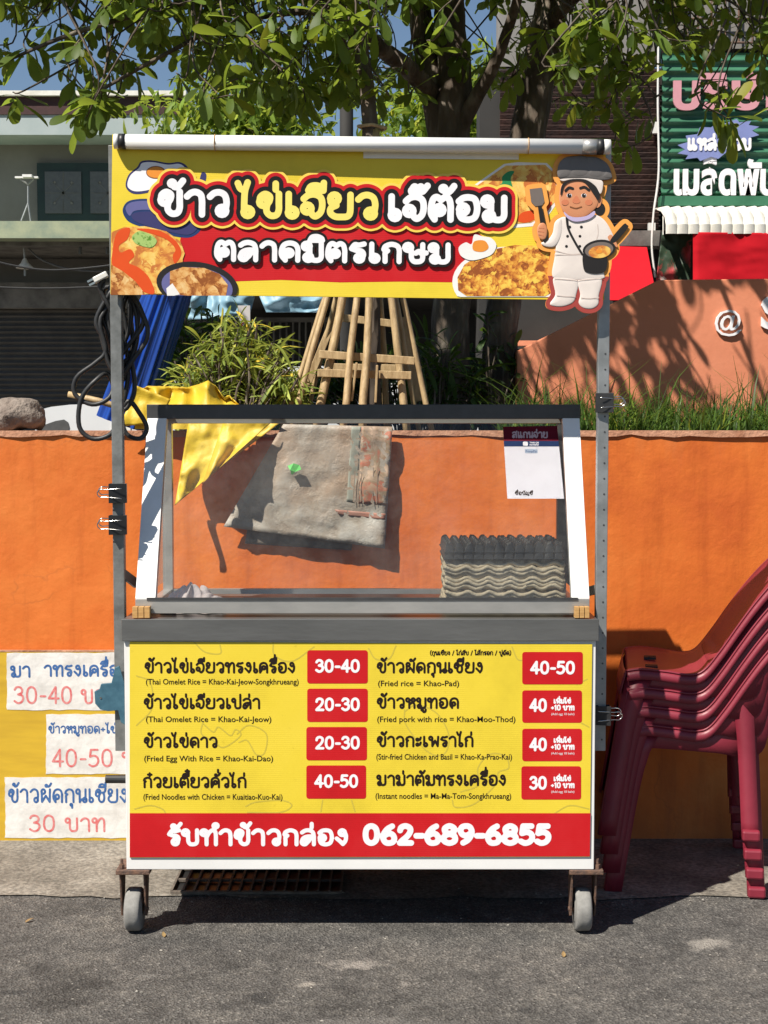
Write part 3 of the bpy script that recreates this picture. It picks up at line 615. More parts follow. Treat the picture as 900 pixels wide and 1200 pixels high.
tag(MB().add([(-60, 3.4, .35), (60, 3.4, .35), (60, 80, .35), (-60, 80, .35)], [(0, 1, 2, 3)]).build('back_pavement', MT['concrete']), kind='structure')

# drain grate
g = thing('drain_grate', 'rusty steel drain grate let into the gutter under the cart', 'drain grate', (gx0, gy0, 0))
pit = MB(); pit.add([(gx0, gy0, .0015), (gx1, gy0, .0015), (gx1, gy1, .0015), (gx0, gy1, .0015)], [(0, 1, 2, 3)]); pit.build('dark_pit_sheet', MT['black_plastic'], g)  # flat black sheet stands in for the shade below the grate
nb = 15
for i in range(nb + 1):
    x = gx0 + (gx1 - gx0) * i / nb
    MB().bar((x, gy0, .008), (x + .0, gy1, .008), .006, .012).build('bar', MT['grate'], g)
for t in (0, .5, 1):
    y = gy0 + (gy1 - gy0) * t
    MB().bar((gx0, y, .0085), (gx1, y, .0085), .0135, .007).build('bar', MT['grate'], g)

# orange planter wall
zt = P(450, 508, YW).z
w = thing('planter_wall', 'long orange painted planter wall behind the food cart', 'wall', (0, YW, 0))
def wf(a, b):
    x, z = -5 + 10 * a, zt * b
    return (x, YW + .004 * math.sin(x * 1.7 + z * 2.1) * math.sin(z * 2.6 + x), z)
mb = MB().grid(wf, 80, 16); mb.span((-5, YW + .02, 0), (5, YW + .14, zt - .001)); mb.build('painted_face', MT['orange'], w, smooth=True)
cop = MB()
n = 220; fr = []
for i in range(n + 1):
    x = -5 + 10 * i / n; fr.append((x, YW - .004 + random.uniform(-.003, .002), random.uniform(-.006, .004)))
for i in range(n):
    a, b = fr[i], fr[i + 1]
    cop.add([(a[0], a[1], zt - .006 + a[2]), (b[0], b[1], zt - .006 + b[2]), (b[0], b[1] + .002, zt + .009), (a[0], a[1] + .002, zt + .009), (b[0], YW + .15, zt + .009), (a[0], YW + .15, zt + .009)], [(0, 1, 2, 3), (3, 2, 4, 5)])
MT['coping'] = mat('chipped_plaster', (.5, .27, .17), (.3, .13, .07), 14, .9, bump=.5, bscale=80)
cop.build('coping', MT['coping'], w)

# ================================================================== the food cart
XL, XR = P(147, 900, 0).x, P(697, 900, 0).x
cart = thing('food_cart', 'white food cart with yellow menu front, grey counter and a yellow sign overhead', 'food cart', ((XL + XR) / 2, .27, 0))
zb = P(420, 1019, 0).z; zc0, zc1 = P(420, 752, -.02).z, P(420, 727, -.02).z
CT = zc1                                    # counter top
MB().span((XL, 0, zb), (XR, .014, zc0 + .03)).build('front_panel', MT['white_panel'], cart, bevel=.0015)
for xx, nm in ((XL, 'side_panel'), (XR - .014, 'side_panel')):
    MB().span((xx, .0145, zb), (xx + .014, .63, zc0 + .03)).build(nm, MT['white_panel'], cart)
MB().span((XL + .015, .016, zb + .004), (XR - .015, .628, zb + .03)).build('bottom_shelf', MT['alu_grey'], cart)
CX0, CX1 = -.668, .5465
MB().span((CX0, -.006, zc1 - .03), (CX1, .65, zc1)).build('counter_top', MT['alu_grey'], cart, bevel=.002)
MB().span((CX0 - .001, -.0095, zc0), (CX1 + .001, -.0065, zc1 + .0015)).build('counter_apron', MT['alu_grey'], cart, bevel=.0012)
for xx in (CX0, CX1 - .02):
    MB().span((xx, -.006, zc0 + .002), (xx + .003, .0145, zc1 - .031)).build('apron_end', MT['dark_alu'], cart)
# posts and brackets
PXL, PXR, PY = -.6865, .5635, .055
zp = P(420, 880, PY).z; ztop = P(420, 170, PY).z
for X in (PXL, PXR):
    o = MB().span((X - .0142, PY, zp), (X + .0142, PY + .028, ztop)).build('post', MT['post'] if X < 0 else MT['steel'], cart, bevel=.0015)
    if X > 0:
        for k in range(26):
            z = zp + .03 + k * .04
            if z < ztop: MB().lathe([(.0001, 0), (.0026, 0), (.0026, .0004)], (X + .004, PY - .0002, z), (0, -1, 0), 8).build('dark_hole_disc', MT['dark_alu'], o)  # dark disc painted as the shade inside a hole
a = P(144, 672, PY + .01); b = P(160, 684, .12)
MB().bar(a, b, .008, .024).build('bracket', MT['dark_alu'], cart)
a = P(701, 690, PY + .01); b = P(690, 693, .12)
MB().bar(a, b, .008, .024).build('bracket', MT['steel'], cart)
a = P(124, 913, .1); MB().tube([a, (XL + .002, .1, a.z)], .011, 14).build('handle_pipe', MT['pipe'], cart, smooth=False)

# casters
def caster(cx, cy):
    c = MB(); pl = zb - .001
    root = MB().span((cx - .044, cy - .05, pl - .012), (cx + .044, cy + .05, pl)).build('caster', MT['rust'], cart, org=(cx, cy, 0), bevel=.002)
    r = .0565; wx = cx - .004
    f = MB()
    for s in (-1, 1):
        xo = wx + s * .031
        f.prism([(0, 0)] * 0 or [(-.028, pl - .012), (.03, pl - .012), (.017, .052), (.004, .040), (-.008, .05)], 0, .004) if False else None
        pts = [(cy - .036, pl - .011), (cy + .036, pl - .011), (cy + .016, .045), (cy, .038), (cy - .016, .045)]
        n = len(pts); vs = [(xo - .002, y, z) for y, z in pts] + [(xo + .002, y, z) for y, z in pts]
        f.add(vs, [tuple(range(n))[::-1], tuple(range(n, 2 * n))] + [(i, (i + 1) % n, n + (i + 1) % n, n + i) for i in range(n)])
    f.span((wx - .031, cy - .03, pl - .018), (wx + .031, cy + .03, pl - .0115))
    f.tube([(wx - .036, cy, r), (wx + .036, cy, r)], .006, 8)
    f.build('fork', MT['rust'], root)
    MB().lathe([(.012, -.0215), (.03, -.0215), (.034, -.019), (r - .006, -.0205), (r - .001, -.016), (r, -.006), (r, .006), (r - .001, .016), (r - .006, .0205), (.034, .019), (.03, .0215), (.012, .0215)], (wx, cy, r), (1, 0, 0), 32).build('wheel', MT['wheel'], root, smooth=True)
    for s in (-1, 1):
        MB().lathe([(.0, .012), (.0075, .012), (.0075, 0)], (cx + s * .03, cy - .035, pl), (0, 0, 1), 6).lathe([(.0, .026), (.004, .026), (.004, .01)], (cx + s * .03, cy - .035, pl), (0, 0, 1), 8).build('bolt', MT['rust'], root)
for cx, cy in ((P(160, 1060, .06).x + .002, .045), (P(682, 1060, .06).x + .002, .045), (XL + .06, .57), (XR - .06, .57)): caster(cx, cy)

# menu board
YM = -.004
menu = poly([(152, 752), (694, 755), (691, 1004), (152, 1005)], YM, MT['yellow'], cart, 'menu_board', depth=.0035)
Y1, Y2 = YM - .0005, YM - .001
poly([(152, 953), (692, 953), (691.2, 1003.6), (152, 1004.6)], Y1, MT['red'], menu, 'phone_band')
ML = [('ข้าวไข่เจียวทรงเครื่อง', 170, 346, 788), ('ข้าวไข่เจียวเปล่า', 169, 305, 830), ('ข้าวไข่ดาว', 169, 255, 875.5), ('ก๋วยเตี๋ยวคั่วไก่', 168, 289, 922.5),
      ('ข้าวผัดกุนเชียง', 442, 566, 788), ('ข้าวหมูทอด', 442, 538, 829.5), ('ข้าวกะเพราไก่', 442, 555, 874.5), ('มาม่าต้มทรงเครื่อง', 442, 593, 920)]
for s, a, b, v in ML: lettering(s, a, b, v, 11.2, 1.3, Y1, MT['dark_print'], menu)
ME = [('(Thai Omelet Rice = Khao-Kai-Jeow-Songkhrueang)', 171, 350, 802), ('(Thai Omelet Rice = Khao-Kai-Jeow)', 171, 318, 846), ('(Fried Egg With Rice = Khao-Kai-Dao)', 169, 320, 892), ('(Fried Noodles with Chicken = Kuaitiao-Kuo-Kai)', 168, 331, 937),
      ('(Fried rice = Khao-Pad)', 443, 538, 804), ('(Fried pork with rice = Khao-Moo-Thod)', 442, 604, 846), ('(Stir-fried Chicken and Basil = Khao-Ka-Prao-Kai)', 441, 600, 890), ('(Instant noodles = Ma-Ma-Tom-Songkhrueang)', 440, 599, 936)]
for s, a, b, v in ME: btext(s, a, b, v, Y1, MT['dark_print'], menu, off=.012, height=6.6)
lettering('(กุนเชียง / ไก่สับ / ไส้กรอก / ปูอัด)', 504, 599, 767.5, 4, .55, Y1, MT['dark_print'], menu)
strokes([[(228, 753), (240, 764), (258, 766), (258, 756)], [(320, 753), (322, 768), (342, 775), (368, 758)], [(160, 792), (176, 800), (178, 830), (160, 850)], [(238, 845), (236, 860), (250, 868), (262, 876), (282, 862), (276, 855), (270, 862), (256, 852), (250, 858), (238, 848)],
         [(278, 860), (292, 850), (312, 860), (310, 882), (300, 884), (290, 868), (280, 870)], [(288, 945), (300, 940), (330, 938), (342, 944), (328, 952), (290, 952)], [(158, 948), (176, 944), (190, 948), (194, 953)], [(376, 951), (378, 938)], [(412, 938), (416, 951)],
         [(474, 832), (476, 850), (500, 880), (520, 884), (526, 862), (512, 836), (488, 826), (474, 834)], [(530, 938), (534, 946), (556, 942), (580, 920), (584, 905), (596, 900), (592, 886), (574, 884), (560, 900), (560, 920), (540, 928)], [(650, 953), (668, 944), (690, 948)], [(676, 802), (688, 796)], [(672, 842), (690, 852)], [(432, 760), (440, 772), (456, 772), (464, 757)], [(600, 758), (606, 772), (613, 774)]],
        .8, YM - .0002, MT['olive_line'], menu, 'faint_doodles')
BX = [(360, 762, 431, 801, '30-40', 369, 423, 787), (360, 807, 431, 846, '20-30', 369, 423, 832), (359, 852, 430, 891, '20-30', 369, 423, 877), (359, 897, 429, 936, '40-50', 368, 421, 922),
      (612, 764, 683, 802, '40-50', 621, 675, 789), (612, 809, 682, 847, '40', 620, 642, 833), (612, 854, 682, 892, '40', 620, 642, 879), (611, 898, 681, 937, '30', 620, 642, 924)]
for i, (a, b, c, d, s, x0, x1, v) in enumerate(BX):
    bx = poly(rrect(a, b, c, d), Y1, MT['red'], menu, 'price_box')
    lettering(s, x0 + 1, x1 - 1, v, 10.8, 1.55, Y2, MT['white'], bx, 'price')
    if i > 4:
        lettering('เพิ่มไข่', 649, 669, v - 9, 4.2, .75, Y2, MT['white'], bx, 'price_note')
        lettering('+10 บาท', 646, 673, v - 1, 4.6, .8, Y2, MT['white'], bx, 'price_note')
        btext('(Add egg 10 baht)', 646, 673, v + 5, Y2, MT['white'], bx, 'price_note', height=2.6)
lettering('รับทำข้าวกล่อง', 197, 408, 989.5, 16.5, 2.45, Y2, MT['white'], menu, 'phone_lettering')
lettering('062-689-6855', 427, 645, 988, 16.4, 3.5, Y2, MT['white'], menu, 'phone_lettering', 3.)

# overhead sign
YS = .03; TILT = .0125; UC, VC = 420, 255
sc = P(UC, VC, YS)
def tv(u, v): return v - TILT * (u - UC)
class SignFrame: pass
def sp(pts): return [(u, tv(u, v)) for u, v in pts]
sign = MB().prism([(P(u, v, YS).x, P(u, v, YS).z) for u, v in ((130.5, 161), (709, 161), (709, 348), (130.5, 348))], YS, YS + .012).build('sign_board', MT['yellow'], cart, org=sc)
sign.rotation_euler = (0, TILT, 0)
def sY(k): return YS - .0004 * k
def spoly(pts, k, m, name, smooth=False): return poly(sp(pts), sY(k), MT[m], sign, name, smooth)
# red swoosh, plates and pictures
spoly([(214, 268), (235, 262), (270, 256), (330, 262), (420, 268), (520, 268), (560, 272), (575, 285), (560, 305), (545, 320), (542, 331), (470, 330), (400, 331), (330, 328), (270, 330), (222, 325), (208, 300)], .5, 'red', 'red_swoosh')
# fried egg cartoon and blue pan
spoly([(147, 219), (150, 205), (160, 196), (165, 189), (178, 188), (196, 191), (210, 190), (219, 196), (214, 204), (220, 214), (205, 216), (188, 220), (172, 226), (156, 227)], 1, 'indigo', 'egg_outline', True)
spoly([(149, 218), (152, 206), (162, 197), (166, 191), (178, 190), (196, 193), (209, 192), (216, 197), (211, 205), (216, 212), (204, 214), (187, 218), (172, 223), (157, 224)], 2, 'white', 'egg_white', True)
spoly(ell(182, 202, 11.5, 7.5), 3, 'brown_p', 'yolk_outline'); spoly(ell(182, 202, 10.5, 6.5), 4, 'yolk', 'yolk')
spoly([(233, 213), (236, 202), (241, 204), (240, 213), (234, 217)], 1, 'indigo', 'pan_handle', True)
spoly([(144, 244), (152, 235), (175, 233), (205, 237), (232, 252), (236, 268), (224, 278), (205, 277), (180, 270), (155, 262), (146, 254)], 1, 'navy', 'pan_outline', True)
spoly([(147, 244), (154, 237), (175, 235.5), (204, 240), (228, 254), (206, 250), (178, 246), (158, 247), (152, 253)], 2, 'indigo2', 'pan_rim', True)
spoly([(154, 253), (160, 249), (178, 248), (206, 252), (228, 258), (232, 267), (222, 275), (204, 273), (180, 267), (160, 260)], 2.4, 'indigo', 'pan_inside', True)
spoly([(131, 272), (146, 266), (170, 265), (195, 271), (212, 283), (217, 297), (212, 312), (200, 325), (192, 344), (131, 346)], 5, 'omelette_pale', 'omelette_picture')
spoly([(133, 290), (138, 272), (152, 267), (150, 280), (140, 288), (142, 296), (153, 292), (158, 300), (152, 308), (164, 314), (176, 326), (182, 344), (166, 340), (150, 322), (133, 312)], 6, 'sauce', 'sauce_streak', True)
spoly([(160, 268), (186, 270), (206, 282), (213, 297), (206, 309), (203, 300), (206, 292), (196, 281), (178, 274)], 6.25, 'sauce', 'sauce_streak', True)
spoly([(131, 310), (145, 318), (160, 330), (172, 345.5), (131, 345.5)], 6.5, 'fried', 'crust')
spoly([(155, 277), (163, 271), (172, 273), (180, 277), (184, 283), (178, 290), (166, 288), (158, 284)], 7, 'herb', 'herbs', True)
spoly(ell(205, 300, 14, 8, 60), 5.5, 'omelette_pale', 'omelette_edge')
pl = ell(232, 334, 48, 27, 8, 40); cut = [(u, min(v, 346.5)) for u, v in pl]
spoly(cut, 8, 'pan', 'black_plate')
spoly([(u, min(v, 346.5)) for u, v in ell(232, 336, 42, 22.5, 8, 40)], 9, 'indigo2', 'plate_inside')
spoly([(u, min(v, 346.5)) for u, v in [(200, 334), (200, 318), (215, 313), (240, 314), (258, 321), (268, 334), (266, 347), (244, 347), (222, 347), (205, 345)]], 10, 'fried', 'fried_omelette')
spoly([(196, 338), (203, 332), (212, 345), (205, 346.5), (197, 346.5)], 10.5, 'egg_white', 'rice')
# right pictures
spoly([(548, 222), (590, 192), (606, 190), (640, 191), (652, 203), (655, 235), (640, 256), (625, 265), (590, 268), (600, 240), (590, 228), (560, 228)], 1, 'egg_white', 'plate_rim')
spoly([(552, 222), (592, 194), (638, 193), (650, 204), (652, 234), (636, 253), (622, 261), (596, 263), (604, 236), (592, 228), (562, 228)], 2, 'omelette_pale', 'omelette_picture')
spoly([(606, 258), (612, 249), (628, 245), (646, 236), (642, 247), (628, 256), (616, 261)], 3, 'sauce', 'tomato', True)
spoly([(588, 207), (595, 201), (602, 201), (598, 209), (600, 222), (590, 223), (584, 218), (588, 214)], 3, 'leaf_print', 'basil_leaf', True)
spoly([(u, min(v, 348)) for u, v in ell(597, 330, 66, 41, 0, 44)], 3.5, 'egg_white', 'white_plate')
spoly([(u, min(v, 347)) for u, v in [(538, 340), (537, 325), (545, 310), (560, 300), (580, 292), (604, 287), (630, 288), (650, 294), (659, 315), (656, 338), (640, 347), (548, 347)]], 5, 'omelette', 'omelette_picture')
spoly([(538, 290), (546, 284), (553, 286), (556, 275), (566, 277), (576, 279), (582, 287), (578, 297), (568, 302), (553, 305), (541, 300)], 8, 'egg_white', 'fried_egg', True)
spoly([(556, 283), (568, 282), (573, 290), (566, 295), (555, 293)], 9, 'yolk', 'yolk', True)
# outlined lettering
def stext(s, u0, u1, vb, body): return text_segs(s, u0, u1, vb, body, YS)
px = mpp(YS)
T1 = [('ข้าว', 187, 269, 253.3, 'white'), ('ไข่เจียว', 281, 443, 254.3, 'lemon'), ('เจ๊ต้อม', 455, 594, 255.6, 'white')]
segs = [stext(s, a, b, v + .6, 26) for s, a, b, v, m in T1]
allf = sdf(np.vstack(segs), 19 * px, 1.1 * px)
for lev, k, m in ((15.6, 2, 'gold'), (12.8, 3, 'red'), (8.8, 4, 'black')):
    sheet('lettering_outline', contour(allf, lev * px), sY(k + 8), MT[m], sign)
for sg, t in zip(segs, T1): sheet('sign_lettering', contour(sdf(sg, 7 * px, .7 * px), 3.8 * px), sY(13.5), MT[t[4]], sign)
s2 = stext('ตลาดมิตรเกษม', 253.5, 528.5, 306.2, 20)
f2 = sdf(s2, 9 * px, .9 * px)
sheet('lettering_outline', contour(f2, 6.0 * px), sY(14.4), MT['black'], sign)
sheet('sign_lettering', contour(f2, 3.0 * px), sY(15.6), MT['white'], sign)
spoly([(425, 176), (607, 177.5), (607, 187), (425, 185.5)], 6, 'egg_white', 'tape_strip')
# lamp tube along the top edge
ct = lambda u, v, d=.0178: P(u, tv(u, v), YS - d)
la, lb = ct(146, 166, .0172), ct(699, 172, .028)
tube = MB().tube([la, lb], .0185, 20).build('lamp_tube', MT['tube_glass'], sign, smooth=False)
for p in tube.data.polygons: p.use_smooth = len(p.vertices) == 4
for (u0, v0, u1, v1, m, r) in ((133, 165.8, 138.5, 165.9, 'white_plastic', .0185), (138.5, 165.9, 146.5, 166, 'black_plastic', .0195), (698.5, 172, 706, 172.1, 'black_plastic', .0195), (706, 172.1, 714, 172.2, 'white_plastic', .0185), (681, 171.8, 698.5, 172, 'alu_light', .019)):
    o = MB().tube([ct(u0, v0, .0172 + (u0 - 146) * .0000195), ct(u1, v1, .0172 + (u1 - 146) * .0000195)], r, 20).build('end_cap', MT[m], tube)
    for p in o.data.polygons: p.use_smooth = len(p.vertices) == 4
for u in (251, 618):
    c = ct(u, 166 + (u - 146) * .011, .0172 + (u - 146) * .0000195)
    MB().tube([c + Vector((0, .02 * math.cos(a), .02 * math.sin(a))) for a in [2 * math.pi * k / 20 for k in range(20)]], .0012, 6, True).build('cable_tie', MT['wood'], tube)
# cook figure cut out of board (points read in a 6x enlarged frame)
Yc = YS - .008
cook = thing('tmp', 'tmp', 'tmp') if False else None
def cp(pts): return [(600 + x / 6, tv(600 + x / 6, 170 + y / 6)) for x, y in pts]
def segs_of(pts, closed=True):
    q = [P(u, v, Yc) for u, v in cp(pts)]; q = q + [q[0]] if closed else q
    return [(a.x, a.z, b.x, b.z) for a, b in zip(q[:-1], q[1:])]
head = cr([(330, 330), (345, 280), (400, 245), (500, 240), (570, 280), (600, 340), (600, 420), (560, 470), (500, 510), (420, 512), (360, 470), (330, 400)], 5, True)
hat = cr([(322, 235), (315, 160), (350, 100), (430, 80), (520, 84), (600, 95), (665, 140), (695, 215), (690, 240), (625, 250), (500, 236), (380, 238)], 5, True)
band = cr([(340, 240), (500, 235), (620, 250), (632, 300), (615, 345), (580, 290), (510, 246), (420, 242), (355, 256)], 5, True)
body = cr([(300, 560), (360, 505), (440, 530), (520, 520), (580, 490), (650, 530), (700, 610), (720, 680), (690, 760), (640, 800), (650, 900), (640, 940), (480, 950), (320, 940), (285, 905), (300, 800), (310, 700)], 5, True)
armL = cr([(300, 545), (345, 520), (350, 620), (305, 710), (240, 715), (205, 690), (250, 670), (285, 620)], 5, True)
legs = [cr([(300, 930), (460, 945), (455, 1060), (430, 1110), (360, 1135), (290, 1130), (275, 1110), (310, 1050)], 5, True), cr([(475, 945), (630, 935), (615, 1060), (612, 1120), (570, 1150), (510, 1145), (475, 1110), (485, 1050)], 5, True)]
bun = ell(615, 450, 38, 46); spat = [(120, 310), (205, 300), (225, 400), (208, 425), (160, 430), (132, 400)]
handle = [(178, 430), (205, 425), (255, 660), (230, 690), (215, 670)]
hand = cr([(175, 590), (195, 555), (225, 552), (245, 590), (240, 650), (215, 668), (185, 645)], 5, True)
pan = ell(612, 735, 116, 68, -8); pan_b = cr([(505, 760), (610, 800), (668, 790), (662, 880), (610, 905), (540, 900), (505, 870)], 4, True); panh = cr([(690, 670), (780, 560), (806, 562), (812, 585), (730, 680)], 4, True)
mass = [head, hat, band, body, armL, bun, spat, handle, hand, pan, pan_b, panh] + legs
def filled(polys, pad, h):
    "signed field of a union of outlines"
    sg = [segs_of(p) for p in polys]; al = np.array(sum(sg, [])); D, lo, hh = sdf(al, pad, h)
    nx, ny = D.shape; X, Z = np.meshgrid(lo[0] + h * np.arange(nx), lo[1] + h * np.arange(ny), indexing='ij')
    ins = np.zeros(D.shape, bool)
    for s in sg:
        w = np.zeros(D.shape, bool)
        for (ax, az, bx, bz) in s:
            if az == bz: continue
            cr_ = ((az > Z) != (bz > Z)) & (X < (bx - ax) * (Z - az) / (bz - az) + ax); w ^= cr_
        ins |= w
    D = D.copy(); D[ins] = -1; return D, lo, hh
fld = filled(mass, 8 * px, .6 * px)
vs, fs = contour(fld, 5.2 * px)
mb = MB(); n = len(vs); mb.add([(a, Yc, b) for a, b in vs] + [(a, Yc + .005, b) for a, b in vs], fs + [tuple(n + i for i in f[::-1]) for f in fs])
ck = mb.build('cook_cutout', MT['orange_p'], cart, org=P(665, tv(665, 270), Yc))
ck.rotation_euler = (0, TILT, 0)
ck.location = Vector(ck.location) + Vector((0, 0, -TILT * (P(665, 270, Yc).x - sc.x)))
vs, fs = contour(fld, 5.1 * px); keep = [f for f in fs if all(vs[i][1] < P(600, 170 + 900 / 6, Yc).z for i in f)]
sheet('red_edging', (vs, keep), Yc - .0004, flatmat('brick_red_print', (.36, .06, .05)), ck)
def cpoly(pts, k, m, name): 
    q = [P(u, v, Yc) for u, v in cp(pts)]
    return MB().prism([(a.x, a.z) for a in q], Yc - .0004 * k, Yc - .0004 * k + .0003).build(name, MT[m], ck)
def cline(lines, pen, k, m, name):
    sg = [];
    for l in lines: sg += segs_of(cr(l, 5), False)
    w = pen / 6 * px; vs, fs = contour(sdf(np.array(sg), w * 2.3, w / 2), w); return sheet(name, (vs, fs), Yc - .0004 * k, MT[m], ck)
def pillow(pts, k, m, name, H=.004, Rr=7.):
    "a softly domed layer so that light rounds it"
    sg = np.array(segs_of(pts)); h = .55 * px; D, lo, hh = sdf(sg, 60 * px, h); nx, ny = D.shape
    X, Z = np.meshgrid(lo[0] + h * np.arange(nx), lo[1] + h * np.arange(ny), indexing='ij'); ins = np.zeros(D.shape, bool)
    for (ax_, az, bx_, bz) in sg:
        if az != bz: ins ^= ((az > Z) != (bz > Z)) & (X < (bx_ - ax_) * (Z - az) / (bz - az) + ax_)
    hgt = np.where(ins, .55 * H * np.sqrt(np.clip(1 - (1 - np.clip(D / (Rr * px), 0, 1)) ** 2, 0, 1)), 0); sD = np.where(ins, -D, D); vid = {}; mb = MB()
    def vert(i, j, f=1.):
        q = (round(i, 4), round(j, 4))
        if q not in vid:
            vid[q] = len(mb.v); mb.v.append((lo[0] + h * i, Yc - .0004 * k - (hgt[int(i), int(j)] if (i == int(i) and j == int(j)) else 0), lo[1] + h * j))
        return vid[q]
    for i in range(nx - 1):
        for j in range(ny - 1):
            c = [(i, j), (i + 1, j), (i + 1, j + 1), (i, j + 1)]
            if not any(sD[q] < 0 for q in c): continue
            pl_ = []
            for q in range(4):
                a_, b_ = c[q], c[(q + 1) % 4]
                if sD[a_] < 0: pl_.append(vert(*a_))
                if (sD[a_] < 0) != (sD[b_] < 0):
                    t = sD[a_] / (sD[a_] - sD[b_]); pl_.append(vert(a_[0] + (b_[0] - a_[0]) * t, a_[1] + (b_[1] - a_[1]) * t))
            if len(pl_) > 2: mb.f.append(tuple(pl_))
    return mb.build(name, MT[m], ck, smooth=True)
LIFT = .0045
for l in legs: pillow(l, 2, 'coat', 'trouser_leg', .004, 9)
cpoly(bun, 2, 'pan', 'hair_bun'); pillow(body, 3, 'coat', 'chef_coat', .0042, 20); pillow(armL, 6, 'coat', 'sleeve', .004, 8)
cpoly(cr([(335, 345), (350, 275), (420, 240), (500, 238), (580, 280), (612, 350), (600, 390), (570, 350), (500, 262), (420, 255), (365, 285), (345, 345)], 5, True), 15, 'pan', 'hair')
pillow(head, 6, 'skin', 'face', .0048, 22); cpoly(cr([(588, 400), (600, 362), (622, 360), (628, 390), (615, 430), (590, 440)], 4, True), 5, 'skin', 'ear')
pillow(band, 16, 'coat', 'hat_band', .001, 4)
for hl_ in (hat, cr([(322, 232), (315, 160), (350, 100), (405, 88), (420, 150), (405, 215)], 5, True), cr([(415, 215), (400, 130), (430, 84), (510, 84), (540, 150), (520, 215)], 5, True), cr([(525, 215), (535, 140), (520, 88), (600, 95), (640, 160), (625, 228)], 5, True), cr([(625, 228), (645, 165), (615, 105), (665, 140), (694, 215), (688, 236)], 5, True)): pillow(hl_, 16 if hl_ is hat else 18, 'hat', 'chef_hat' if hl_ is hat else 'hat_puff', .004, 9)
cpoly(cr([(362, 470), (400, 500), (450, 510), (520, 500), (575, 465), (575, 495), (530, 525), (450, 540), (400, 525), (370, 495)], 4, True), 14, 'lilac', 'chin_mask')
cline([[(372, 322), (395, 302), (422, 308)], [(475, 305), (505, 298), (535, 318)]], 9, 13.8, 'pan', 'eyebrows')
for x in (398, 500): cpoly(ell(x, 356, 18, 15), 13.2, 'white', 'eye_white'); cpoly(ell(x, 356, 14, 15), 14.2, 'pan', 'eye'); cpoly(ell(x + 4, 350, 3.5, 3.5), 15.2, 'white', 'eye_glint')
cpoly(cr([(420, 400), (440, 362), (455, 362), (475, 400), (450, 414)], 4, True), 13.8, 'skin2', 'nose'); cline([[(405, 435), (445, 446), (485, 435)]], 3.5, 13.8, 'brown_p', 'mouth')
for x in (370, 535): cpoly(ell(x, 405, 26, 20), 12.6, 'skin2', 'cheek')
cline([[(382, 512), (395, 590), (440, 680), (495, 770)]], 8, 10, 'pan', 'strap')
for x, y in ((404, 577), (486, 577), (390, 642), (477, 642), (383, 713), (477, 713)): cpoly(ell(x, y, 10, 10), 9.4, 'pan', 'button')
cline([[(300, 740), (400, 768), (490, 765)], [(300, 770), (400, 775), (490, 772)], [(600, 560), (605, 620), (595, 665)], [(300, 940), (470, 950), (640, 935)], [(320, 1058), (380, 1066), (450, 1065)], [(490, 1075), (550, 1080), (615, 1072)]], 2.5, 9.3, 'coat2', 'coat_folds')
cpoly(spat, 4, 'grey_p', 'spatula_blade'); cpoly(handle, 12, 'pan', 'spatula_handle'); pillow(hand, 12.6, 'skin', 'hand', .003, 6)
cline([[(190, 585), (222, 588)], [(183, 608), (220, 614)], [(185, 630), (218, 640)]], 2.5, 17.4, 'skin2', 'finger_lines')
cpoly(panh, 10.6, 'pan', 'pan_handle'); cpoly(cr([(672, 650), (700, 632), (735, 690), (740, 720), (700, 690)], 4, True), 9.7, 'skin', 'hand'); cpoly(pan_b, 11.2, 'pan', 'pot'); cpoly(pan, 11.8, 'pan', 'frying_pan')
cpoly(ell(612, 738, 100, 54, -8), 12.6, 'grey_p', 'pan_inside'); cpoly(ell(617, 752, 79, 44, -6), 13.4, 'omelette_pale', 'omelette'); cpoly(ell(612, 750, 22, 15), 14.2, 'yolk', 'omelette_spot')
# ================================================================== glass display case on the counter
YF, YTf, YR = .03, .26, .48
cx0, cx1 = -.640, .529
zr0, zr1 = P(420, 719, YF).z, P(420, 702, YF).z
zt1, zt0 = P(420, 474, YTf).z, P(420, 491, YTf).z
case = thing('display_case', 'slant-fronted glass display case with white side frames on the cart counter', 'display case', ((cx0 + cx1) / 2, .25, CT))
MB().span((cx0, YF, zr0), (cx1, YF + .03, zr1)).build('bottom_rail', MT['alu_light'], case, bevel=.0015)
MB().span((cx0 + .03, YF - .002, zr1 - .004), (cx1 - .03, YF - .0003, zr1 + .004)).build('glazing_bead', MT['dark_alu'], case)
MB().span((cx0 - .002, YTf - .012, zt0), (cx1 + .002, YTf + .02, zt1)).build('top_rail', MT['dark_alu'], case, bevel=.0015)
MB().span((cx0 + .02, YR - .03, zt0 - .012), (cx1 - .02, YR, zt0 + .02)).build('rear_top_rail', MT['alu_light'], case, bevel=.0015)
MB().span((cx0 + .02, YR - .025, zr0), (cx1 - .02, YR, zr0 + .014)).build('rear_bottom_rail', MT['alu_light'], case)
def slope(z): return YF + .004 + (YTf - .008 - YF) * (z - zr1) / (zt0 - zr1)
